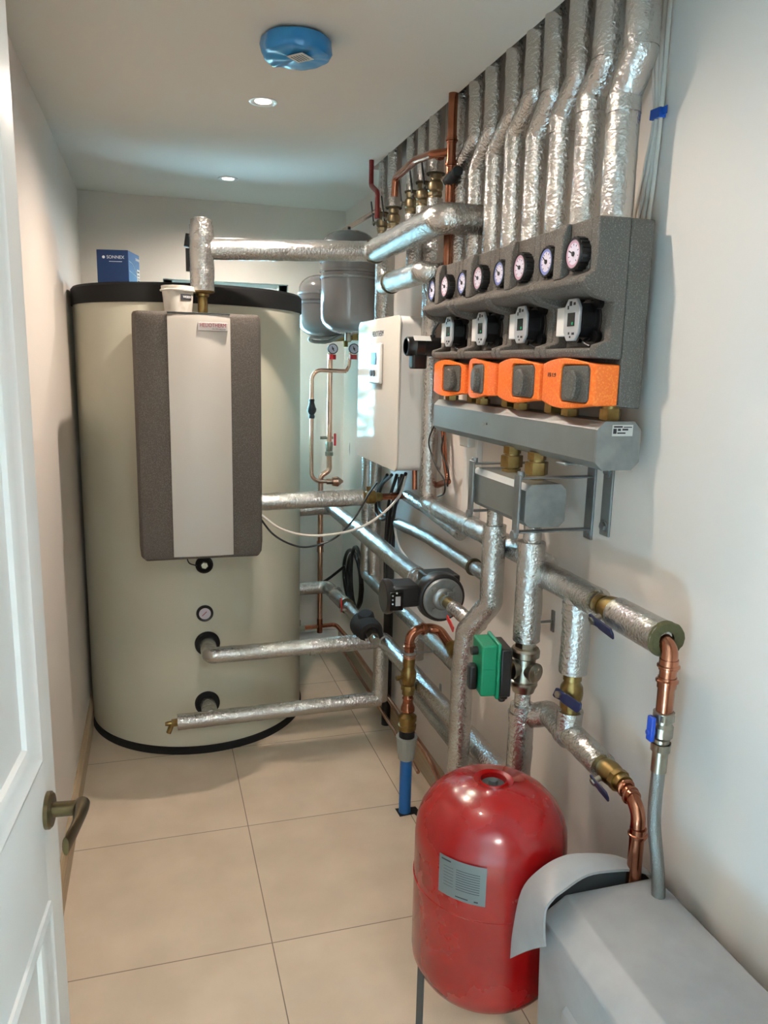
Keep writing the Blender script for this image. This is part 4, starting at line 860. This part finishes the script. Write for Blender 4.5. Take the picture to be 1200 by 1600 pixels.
# copper riser with branch
CX = .905; c0 = fx(703, 300, CX)
cr = thing('copper_riser', 'bare copper riser with a branch bending back over the header valves', 'pipe', (CX, c0.y, 1.9))
cb = MB().tube([(CX, c0.y, 1.95), (CX, c0.y, 2.6)], .0145, 20)
zt_ = zat(CX, c0.y, 237); ring(cb, (CX, c0.y, zt_+.035), Z3, .0145, .02); ring(cb, (CX, c0.y, zt_-.035), Z3, .0145, .02)
link('tube', cb, COPPER, cr)
q1, q2, q3 = fx(672, 240, .86), fx(650, 250, .85), fx(618, 278, .84)
cb = MB().tube(fil([(CX, c0.y, zt_), (q1.x, q1.y-.02, zt_), q2, q3, q3+Vector((.0, .01, -.06))], [.02, .05, .02]), .0125, 18); ring(cb, (.885, c0.y+.05, zt_), (-.2, 1, 0), .0125, .02)
link('branch', cb, COPPER, cr)
p0, p1, p2_ = fx(580, 268, .88), fx(580, 290, .88), fx(590, 300, .88)
tag(link('red_pipe', MB().tube(fil([(.88, p0.y, 2.6), p1, p2_, p2_+Vector((0, 0, -.10))], .02), .010, 14), M('dark_red_pipe', (120, 30, 26), .4), None, p1), 'thin dark red pipe elbow at the far end of the header', 'pipe')
a_, b_ = fx(534, 362, .97), fx(592, 328, .90)
tag(link('copper_pipe', MB().tube([a_+Vector((0, -.05, 0)), b_], .011, 16), COPPERB, None, a_), 'copper pipe sloping up from the grey vessel to the header', 'pipe')
# second header below
z5 = fx(640, 432, .84).z; ya5, yb5 = yat(.84, z5, 606), yat(.84, z5, 668)
foil('insulated_header', 'shorter foil wrapped header under the thick one, left of the pump groups', [[(.84, ya5+.04, z5), (.84, yat(.84, z5, 662), z5), (1.0, yat(.84, z5, 662), z5)]], .036, .03)
p = Vector((.84, yat(.84, z5, 611), z5)); tag(link('end_collar', MB().lathe(p, -Y3, [(-.005, .034), (-.005, .039), (.004, .04), (.005, .034)], 28), WOOLD, None, p), 'dark insulation collar near the end of the shorter header', 'insulation')
for px_, t_, b2_, rr, X_, lb in ((602, 395, 505, .040, .93, 'upright foil pipe behind the far end of the headers, above the white box'), (650, 372, 432, .034, .92, 'upright foil pipe linking the two headers'), (680, 368, 560, .040, .97, 'wide upright foil pipe between headers and copper riser, behind the black actuator')):
    c = fx(px_, t_, X_); foil('insulated_pipe', lb, [[(X_, c.y, c.z+.02), (X_, c.y, zat(X_, c.y, b2_))]], rr, .02)

# ================================================================ WHITE WALL BOX
bY0, bY1, bX0, bZ0, bZ1 = 2.70, 3.275, .857, 1.272, 1.838
hb_ = thing('heater_box', 'white wall mounted heating controller box with rounded corners and small display', 'controller', (XR, 3.2, bZ0))
link('back_shell', MB().prism(rrect(bY1-bY0, bZ1-bZ0, .03), ((bX0+.005), (bY0+bY1)/2, (bZ0+bZ1)/2), Y3, Z3, X3*(XR-bX0-.005)), WHITE, hb_, bev=.004)
fr_ = link('front_cover', MB().prism(rrect(bY1-bY0+.004, bZ1-bZ0+.004, .03), (bX0-.004, (bY0+bY1)/2, (bZ0+bZ1)/2), Y3, Z3, X3*.009), M('white_mirror_gloss', (208, 202, 192), .06, spec=.02), hb_, bev=.003)
cpz = fx(592, 568, bX0); cp_ = link('control_unit', MB().prism([(-.075, -.078), (.075, -.078), (.075, .078), (-.075, .078)], (bX0-.020, cpz.y, cpz.z), Y3, Z3, X3*.016), WHITE, hb_, bev=.006)
link('display', MB().bb((bX0-.0215, cpz.y-.03, cpz.z-.004), (bX0-.0195, cpz.y+.045, cpz.z+.042)), DISP, cp_)
link('button', MB().cyl((bX0-.026, cpz.y+.03, cpz.z-.038), (bX0-.019, cpz.y+.03, cpz.z-.038), .012, 18), DARKIN, cp_)
link('button', MB().cyl((bX0-.026, cpz.y-.01, cpz.z-.038), (bX0-.019, cpz.y-.01, cpz.z-.038), .012, 18), DARKIN, cp_)
lp = fx(592, 522, bX0); text('box_lettering', 'HELIOTHERM', .030, (bX0-.0045, lp.y, lp.z), -Y3, Z3, INK, fr_, .0004, xs=.9)
link('screw', MB().cyl((1.0, bY0, 1.31), (1.0, bY0-.0015, 1.31), .003, 10), INK, hb_)
# black actuator at end of pump groups
aY = 2.515; a0 = fx(634, 541, .0+.89) ; a1 = fy(634, 541, aY); az_ = a1.z
ak = thing('pump_motor', 'black motor actuator pointing at the room beside the farthest pump group', 'actuator', (.95, aY, az_))
link('motor', MB().lathe((.985, aY, az_), -X3, [(0, 0), (0, .032), (.10, .032), (.105, .036), (.135, .036), (.14, .033), (.985-a1.x-.004, .032), (.985-a1.x, .029), (.985-a1.x, 0)], 32), BLACK, ak, ang=30)
link('connector_housing', MB().box((a1.x+.045, aY, az_-.050), (.052, .044, .048)), BLACK, ak, bev=.006)
link('end_face', MB().lathe((a1.x+.001, aY, az_), -X3, [(0, .026), (.001, .026), (.001, 0)], 28), DARKIN, ak)
link('type_label', MB().prism([(-.030, -.012), (.030, -.012), (.030, .012), (-.030, .012)], (a1.x+.05, aY-.0235, az_+.0265), X3, Vector((0, .75, .66)), Vector((0, -.0005, .0008))), PAPER, ak, smooth=False)
link('cable', MB().tube(spline([(a1.x+.095, aY, az_+.03), (a1.x+.10, aY, az_+.06), (a1.x+.13, aY-.02, az_+.10), (a1.x+.17, aY-.05, az_+.115)]), .004, 8).cyl((a1.x+.095, aY, az_+.028), (a1.x+.095, aY, az_+.04), .009, 12), BLACK, ak)

# ================================================================ GREY EXPANSION VESSELS
def vessel(cx, cy, r, ztop, zbot, label):
    t = thing('expansion_vessel', label, 'vessel', (cx, cy, zbot), 'grey expansion vessels in the far corner')
    Ht = ztop-zbot; d = r*.62; prof = [(0, 0)]
    for k in range(1, 9): a = PI/2*k/8; prof.append((d*(1-math.cos(a)), r*math.sin(a)**.75))
    prof += [(Ht*.585, r), (Ht*.59, r*1.045), (Ht*.615, r*1.045), (Ht*.62, r)]
    for k in range(7, -1, -1): a = PI/2*k/8; prof.append((Ht-d*(1-math.cos(a)), r*math.sin(a)**.75 if k else 0))
    link('shell', MB().lathe((cx, cy, zbot), Z3, prof, 56), GREYV, t, ang=50)
    for f in (.53, .68):
        link('strap', MB().lathe((cx, cy, zbot+Ht*f), Z3, [(0, r+.001), (0, r+.004), (.008, r+.0045), (.010, r+.001)], 56).box((cx-r*.35, cy-r*.95, zbot+Ht*f+.005), (.022, .012, .014)), STEEL, t)
    link('top_stub', MB().cyl((cx, cy, ztop-.003), (cx, cy, ztop+.016), .007, 12), BLACK, t)
    link('connection', MB().cyl((cx, cy, zbot-.03), (cx, cy, zbot+.006), .014, 14), NICKEL, t)
vessel(.885, 3.60, .128, 2.265, zat(.885, 3.60, 522), 'nearer dark grey expansion vessel with steel straps, partly behind the white box')
vessel(.842, 3.93, .13, 2.10, zat(.842, 3.93, 528), 'farther grey expansion vessel in the back corner, half hidden behind the nearer one')
# valve set, hose and gauges below them
gY = 3.88
hs = thing('hose_set', 'braided hose loop and brass safety fittings under the grey vessels', 'hose', fy(540, 530, gY))
P_ = lambda x, y, d=0: fy(x, y, gY+d)
link('hose', MB().tube(spline([P_(556, 522), P_(535, 524, -.02), P_(515, 533, -.03), P_(495, 534, -.05), P_(484, 531, -.07), P_(488, 527, -.07), P_(505, 528, -.04), P_(522, 526, -.02), P_(545, 519, 0)], 6), .009, 14), BRAID, hs)
link('fittings', MB().cyl(P_(520, 529), P_(562, 526), .016, 16).hexn(P_(540, 528), P_(548, 528), .022).cyl(P_(540, 528), P_(540, 542), .012, 12).hexn(P_(555, 520), P_(555, 532), .022), BRASS, hs, ang=30)
for px_, lb in ((520, 'left round pressure gauge under the grey vessels with a red cap below'), (553, 'right round pressure gauge under the grey vessels with a red cap below')):
    c = P_(px_, 545, -.06); g_ = thing('pressure_gauge', lb, 'gauge', c)
    link('case', MB().lathe(c+Y3*.02, -Y3, [(0, 0), (0, .024), (.024, .026), (.026, .024), (.022, .022), (.022, 0)], 30), BLACK, g_)
    link('gauge_face', MB().lathe(c-Y3*.0025, -Y3, [(0, .0215), (.001, .0215), (.001, 0)], 28), FACE, g_)
    link('needle', MB().box(c-Y3*.005, (.004, .001, .024), Matrix.Rotation(-.4, 3, 'Y')).cyl(c-Y3*.004, c-Y3*.006, .005, 12), INK, g_)
    link('red_cap', MB().cyl(c+Vector((.0, .012, -.028)), c+Vector((0, .012, -.052)), .019, 18), REDH, g_)
# thin copper run on the back wall
cY = 4.0
P_ = lambda x, y, d=0: fy(x, y, cY+d)
tx, ty = P_(515, 555), 0
X_c = P_(515, 640).x
c28 = thing('copper_riser', 'straight bright copper riser under the left pressure gauge, red lever at its foot', 'pipe', (X_c, cY, .2))
zA, zB_ = zat(X_c, cY, 552), zat(X_c, cY, 722); X2 = P_(501, 760).x
link('tube', MB().tube(fil([(X_c, cY, zA), (X_c, cY, zB_), (X_c+.002, cY, zB_-.045), (X2, cY, zB_-.075), (X2, cY, zat(X2, cY, 978))], .03), .0145, 18).lathe((X2, cY, zat(X2, cY, 862)), Z3, [(0, .0145), (.0, .019), (.03, .016), (.035, .020), (.06, .02), (.062, .0145)], 18), COPPERB, c28)
link('red_lever', MB().box((X_c+.024, cY-.03, zat(X_c, cY, 686)), (.012, .014, .066)), REDH, c28, bev=.004)
link('nickel_valve', MB().lathe((X_c, cY, zat(X_c, cY, 712)), Z3, [(0, .018), (.0, .022), (.02, .022), (.024, .018), (.05, .02), (.06, .022), (.075, .018)], 18).cyl((X_c-.05, cY, zat(X_c, cY, 684)), (X_c+.02, cY, zat(X_c, cY, 684)), .008, 12), NICKEL, c28)
X3_ = P_(485, 640).x; zc_ = P_(500, 578).z
c15 = thing('copper_loop', 'thin bright copper bypass loop beside the riser with a black strainer', 'pipe', (X3_, cY-.035, 1.2))
zq = zat(X3_, cY-.035, 752)
link('tube', MB().tube(fil([P_(541, 580, -.035), (X3_, cY-.035, zc_), (X3_, cY-.035, zq), (P_(520, 757).x, cY-.035, zq-.004)], .05), .0105, 16).tube(fil([P_(541, 580, -.035), P_(545, 572, -.035), P_(548, 548, -.035)], .01), .0095, 14).lathe((P_(508, 757).x, cY-.035, zq-.004), X3, [(0, .011), (0, .015), (.03, .015), (.032, .024), (.06, .028), (.09, .006)], 16), COPPERB, c15)
link('strainer', MB().lathe((X3_, cY-.035, zat(X3_, cY, 653)), Z3, [(0, .0), (0, .015), (.012, .017), (.02, .013), (.035, .023), (.05, .025), (.06, .020), (.085, .013), (.09, .015), (.10, .014), (.10, 0)], 20), BLACK, c15, ang=40)
zf = P_(500, 980).z
fl = thing('copper_tee', 'low copper tee and valve on the back wall at the foot of the riser', 'pipe', (X2, cY, zf))
link('tube', MB().tube(fil([(.66, cY, zf), (X2+.09, cY, zf+.01), (X2+.13, cY-.12, zf-.03)], .03), .0115, 16).cyl((X2, cY, zf-.03), (X2, cY, zf+.05), .016, 16), COPPER, fl)
link('valve', MB().hexn((.70, cY, zf-.002), (.76, cY, zf), .018).cyl((.73, cY, zf), (.73, cY, zf+.05), .007, 12), NICKEL, fl, ang=30)
# black bits on the back wall
tag(link('wall_socket', MB().bb((.66, YB-.02, .345), (.745, YB, .445)), BLACK, None, (.7, YB, .39), bev=.004), 'small black socket low on the back wall beside the tank', 'socket')
# mid foil pipe out of the station
mz = 1.127
foil('insulated_pipe', 'foil wrapped pipe leaving the right side of the heating station to a brass coupling', [[(.37, 3.0, mz-.008), (.805, 3.0, mz)]], .034, cr=.0018)
cc = thing('brass_coupling', 'brass coupling and copper stub on the foil pipe, under the white box', 'fitting', (.85, 3.0, mz))
link('coupling', MB().lathe((.80, 3.0, mz), X3, [(0, .02), (0, .026), (.015, .026), (.02, .022), (.03, .028), (.06, .028), (.065, .020), (.09, .017)], 24).cyl((.835, 3.0, mz+.02), (.835, 3.0, mz+.045), .010, 12), BRASS, cc, ang=30)
link('copper_stub', MB().cyl((.88, 3.0, mz), (1.0, 3.0, mz+.002), .014, 16).lathe((.93, 3.0, mz), X3, [(0, .014), (.0, .017), (.03, .017), (.03, .014)], 16), COPPER, cc)

# ================================================================ CABLES
def cable(name, label, pts, r, mat, group=None):
    o = link(name, MB().tube(spline(pts, 8), r, 10), mat, None, Vector(pts[0])); tag(o, label, 'cable', group); return o
cable('white_cable', 'white cable drooping from the heating station towards the wall', [(.37, 2.86, 1.10), (.45, 2.85, 1.04), (.56, 2.84, 1.012), (.70, 2.84, 1.02), (.82, 2.86, 1.06), (.93, 2.9, 1.14), (.97, 2.93, 1.22)], .005, CABLEW)
cable('black_cable', 'thin black cable drooping below the white cable to the brass coupling', [(.36, 2.86, 1.10), (.42, 2.85, 1.02), (.50, 2.84, .975), (.57, 2.84, .97), (.66, 2.84, 1.00), (.74, 2.86, 1.07), (.81, 2.92, 1.15), (.86, 2.97, 1.19)], .0038, BLACK)
for i, (dx, top, lb) in enumerate(((0, .0, 'nearest'), (1, .0, 'second'), (2, .0, 'third'), (3, 0, 'rearmost'))):
    xs = [(1037, 0), (1031, 90), (1028, 180), (1018, 250), (996+i*3, 345), (985+i*2, 400)]
    pts = []
    for j, (a, b) in enumerate(xs):
        q = fx(a+(dx-1.5)*(6.5 if j < 2 else 3.2 if j == 2 else 5), b, XR-.008-.004*(i % 2)); pts.append(q)
    pts[0].z = 2.46
    pts.insert(0, pts[0]+Vector((0, .01, .12)))
    cable('white_cable', 'white cable running down the wall beside the risers under blue tape, '+lb+' of the bundle', pts, .0048, CABLEW, 'white cables taped beside the risers')
tp = fx(1028, 178, XR-.012); tag(link('tape_band', MB().box(tp, (.016, .034, .020), Matrix.Rotation(.06, 3, 'X')).box(tp+Vector((0, -.022, .001)), (.002, .018, .016)), TAPE, None, tp, bev=.002), 'blue tape holding the white cables to the wall', 'tape')
# black cable bundle under the white box
lab_ = ['looping widest', 'looping narrow', 'hanging straight', 'crossing behind', 'nearest the foil pipe']
W = lambda x, y, X_=.985: fx(x, y, X_)
sets = [[(605, 742), (590, 770), (588, 800), (598, 812), (612, 800), (622, 770), (624, 745)], [(612, 742), (596, 760), (592, 790), (604, 806), (620, 785), (628, 745)], [(620, 742), (607, 790), (602, 870), (602, 960), (604, 1045)], [(634, 740), (612, 790), (606, 830), (604, 850)], [(628, 742), (616, 800), (606, 870), (603, 900)]]
for s_, lb in zip(sets, lab_): cable('black_cable', 'thick black cable under the white box, '+lb, [W(a, b, .975+.004*k_) for k_, (a, b) in enumerate(s_)], .0075, BLACK, 'black cables under the white box')
for j, (cx_, cy_, hw_, hh_, lb) in enumerate(((551, 905, 15, 58, 'widest loop'), (553, 908, 11, 54, 'middle loop'), (556, 902, 8, 60, 'narrow loop'))):
    cc_ = fx(cx_, cy_, 1.0-.012*j); k1, k2 = fx(cx_+hw_, cy_, 1.0).y-fx(cx_, cy_, 1.0).y, .155
    cable('black_cable', 'coiled black cable low in the far corner, '+lb, [cc_+Vector((0, k1*math.cos(a_*.5236), k2*hh_/58*math.sin(a_*.5236))) for a_ in range(13)], .010, BLACK, 'coiled black cable in the far corner')
cable('black_cable', 'black cable stretching from behind the tank to the coil in the corner', [fy(460, 918, 4.11), fy(500, 912, 4.11), (1.0, 4.06, .55)], .008, BLACK)
cable('black_cable', 'thin black sensor lead hanging in front of the foil pipe under the manifold', [W(681, 660, .93), W(670, 690, .93), W(680, 725, .93), W(694, 750, .93), W(694, 770, .93), W(684, 776, .93)], .003, BLACK)
cable('black_cable', 'thin black wire beside the copper drops under the manifold', [W(693, 680, .99), W(690, 705, .99), W(700, 735, .99), W(699, 760, .99)], .003, BLACK)
cable('white_cable', 'white cable dropping to the floor behind the large black pump', [W(618, 770), W(616, 810), W(622, 850), W(640, 880), W(660, 930)], .005, CABLEW)
cable('grey_cable', 'thin grey cable hooked down the back wall left of the window corner', [fy(566, 681, 4.13), fy(552, 682, 4.13), fy(547, 700, 4.13), fy(550, 740, 4.13), fy(552, 800, 4.13)], .0045, M('grey_cable', (110, 120, 124), .5))
tag(link('copper_drop', MB().tube([W(692, 660, 1.0), W(695, 720, 1.0), W(700, 750, 1.0)], .009, 14).tube([W(684, 758, 1.0), W(700, 752, 1.0)], .012, 14), COPPER, None, W(692, 660, 1.0)), 'small copper pipe with an elbow on the wall under the manifold', 'pipe')
tag(link('copper_stub', MB().cyl(W(648, 735, .93), W(648, 765, .93), .010, 14), COPPER, None, W(648, 765, .93)), 'short copper stub sticking out under the white box', 'pipe')
jb = W(745, 700, XR); jt = thing('cable_trunking', 'white plastic trunking and connection box on the wall behind the short manifold', 'trunking', (XR, jb.y, 1.2))
link('channel', MB().bb((XR-.022, jb.y-.05, 1.16), (XR, jb.y+.06, 1.50)), WHITE, jt, bev=.003)
link('connection_box', MB().bb((XR-.05, jb.y-.035, 1.40), (XR-.02, jb.y+.035, 1.49)), WHITE, jt, bev=.004)
for d_, lb in ((0, 'left'), (.03, 'middle'), (.06, 'right')): cable('black_cable', 'short black cable between the manifolds, '+lb+' of three', [(XR-.03, 2.10-d_, 1.50), (XR-.03, 2.09-d_, 1.44), (XR-.03, 2.08-d_, 1.36)], .006, BLACK, 'black cables between the manifolds')
tag(link('waste_pipe', MB().cyl((1.0, 3.22, 0), (1.0, 3.22, 1.0), .022, 20), BLACK, None, (1.0, 3.22, 0)), 'black upright plastic pipe against the wall behind the pumps', 'pipe')
foil('insulated_pipe', 'upright foil wrapped pipe against the wall under the white box', [[(.995, 3.46, 1.22), (.995, 3.46, .63)]], .028)

# ================================================================ RED VESSEL
VX, VY, VR = .724, 1.483, .1765
rv = thing('red_expansion_vessel', 'glossy red expansion vessel on the tiled floor with a grey data label', 'vessel', (VX, VY, 0))
vt = .745; vb = .20; prof = [(vb, 0), (vb, .05)]
for k in range(1, 9): a = PI/2*k/8; prof.append((vb+.10*(1-math.cos(a)), .05+(VR-.05)*math.sin(a)))
sz = zat(VX, VY-VR*.9, 1434)
prof += [(sz-.004, VR), (sz-.003, VR+.002), (sz+.003, VR+.002), (sz+.004, VR), (.585, VR)]
for k in range(7, -1, -1): a = PI/2*k/8; prof.append((.595+.132*math.cos(a), max(.046, VR*math.sin(a)**.8)))
prof += [(.722, .034), (.727, .032), (.727, .029), (.71, .028), (.71, 0)]
link('shell', MB().lathe((VX, VY, 0), Z3, prof, 96), RED, rv, ang=50)
link('valve_well', MB().lathe((VX, VY, 0), Z3, [(.711, .0275), (.716, .0275), (.716, .012), (.726, .010), (.726, 0)], 28), M('grey_cap', (70, 74, 74), .4, bscale=60), rv)
for k in range(3):
    a = math.radians(187+120*k); c = Vector((VX+math.cos(a)*(VR-.006), VY+math.sin(a)*(VR-.006), 0))
    link('leg', MB().box(c+Vector((0, 0, .15)), (.004, .03, .30), Matrix.Rotation(a, 3, 'Z')).box(c+Vector((math.cos(a)*-.012, math.sin(a)*-.012, .002)), (.03, .03, .004), Matrix.Rotation(a, 3, 'Z')), DARKIN, rv, bev=.001)
lab = MB(); lp0, lp1 = math.radians(207), math.radians(243); lz0, lz1 = zat(VX-.12, VY-.13, 1409), zat(VX-.12, VY-.13, 1349)
vv = [[lab.bm.verts.new((VX+math.cos(lp0+(lp1-lp0)*k/12)*(VR+.0012), VY+math.sin(lp0+(lp1-lp0)*k/12)*(VR+.0012), z)) for k in range(13)] for z in (lz0, lz1)]
for k in range(12): lab.bm.faces.new((vv[0][k], vv[0][k+1], vv[1][k+1], vv[1][k]))
ll = link('data_label', lab, SLAB, rv)
pr = MB(); LH = lz1-lz0
def strip(f0, f1, g0, g1):
    k0 = 8; v2 = [[pr.bm.verts.new((VX+math.cos(lp0+(lp1-lp0)*(f0+(f1-f0)*k/k0))*(VR+.0018), VY+math.sin(lp0+(lp1-lp0)*(f0+(f1-f0)*k/k0))*(VR+.0018), lz1-LH*g)) for k in range(k0+1)] for g in (g0, g1)]
    for k in range(k0): pr.bm.faces.new((v2[0][k], v2[0][k+1], v2[1][k+1], v2[1][k]))
strip(.06, .28, .07, .11)
for g in range(9): strip(.40, .88, .22+g*.062, .235+g*.062)
for g in range(7): strip(.12, .34, .24+g*.08, .25+g*.08)
strip(.40, .66, .90, .93); strip(.78, .86, .90, .94)
link('label_print', pr, INK, ll, smooth=False)

# ================================================================ GREY HOODED CASING (lower right)
gx0, gx1, gz = .722, 1.0, .602; gy1, gy0 = 1.232, .50
gc = thing('hooded_casing', 'long grey plastic casing with an arched hood at its end, against the wall', 'casing', ((gx0+gx1)/2, .9, 0))
sec = [(gx0+.02, .0), (gx0+.004, .46), (gx0, .565), (gx0+.055, gz), (gx1-.006, gz), (gx1, gz-.01), (gx1+.012, .0)]
bd = MB().prism(sec, (0, gy0, 0), X3, Z3, Y3*(gy1-gy0)); link('body', bd, BIN, gc, bev=.004)
link('side_rib', MB().prism([(0, .455), (-.010, .44), (-.010, .40), (0, .39)], (gx0+.006, gy0, 0), X3, Z3, Y3*(gy1-gy0-.11)).prism([(0, .44), (-.008, .44), (-.008, .02), (0, .02)], (gx0+.014, gy1-.13, 0), X3, Z3, Y3*.012), BIN, gc, bev=.003)
# arched hood over the far end
far = [(.686, 1.28, .431), (.688, 1.28, .498), (.703, 1.28, .591), (.742, 1.28, .633), (.793, 1.28, .654), (.846, 1.28, .652), (.913, 1.28, .637), (.959, 1.28, .615), (.995, 1.28, .593), (1.016, 1.28, .570)]
near = [(.705, 1.18, .539), (.701, 1.18, .580), (.702, 1.18, .622), (.722, 1.19, .634), (.748, 1.20, .639), (.825, 1.23, .641), (.905, 1.24, .630), (.950, 1.245, .618), (.988, 1.25, .600), (1.012, 1.265, .574)]
A1, A2 = spline(far, 5), spline(near, 5); hn = MB(); lay = []
for off in (0, .006):
    g = []
    for p, q in zip(A1, A2):
        row = []
        for s_ in range(6):
            v = p.lerp(q, s_/5); d = Vector((.86-v.x, 0, .47-v.z)).normalized(); row.append(hn.bm.verts.new(v+d*off+Vector((0, 0, .004*math.sin(PI*s_/5)))))
        g.append(row)
    for a, b in zip(g, g[1:]):
        for k in range(5): hn.bm.faces.new((a[k], b[k], b[k+1], a[k+1]))
    lay.append(g)
A_, B_ = lay
for k in range(len(A_)-1):
    for s_ in (0, 5): hn.bm.faces.new((A_[k][s_], A_[k+1][s_], B_[k+1][s_], B_[k][s_]))
for s_ in range(5):
    for k in (0, -1): hn.bm.faces.new((A_[k][s_], A_[k][s_+1], B_[k][s_+1], B_[k][s_]))
link('hood', hn, BIN, gc, ang=50)
link('throat_shade', MB().prism([(p.x-.86, p.z-.47-.012) for p in A1 if p.x > .735]+[(.15, .05), (-.12, .05)], (.86, 1.262, .47), X3, Z3, Y3*.025), DARKIN, gc)  # dark plate standing in for the shaded hollow under the hood
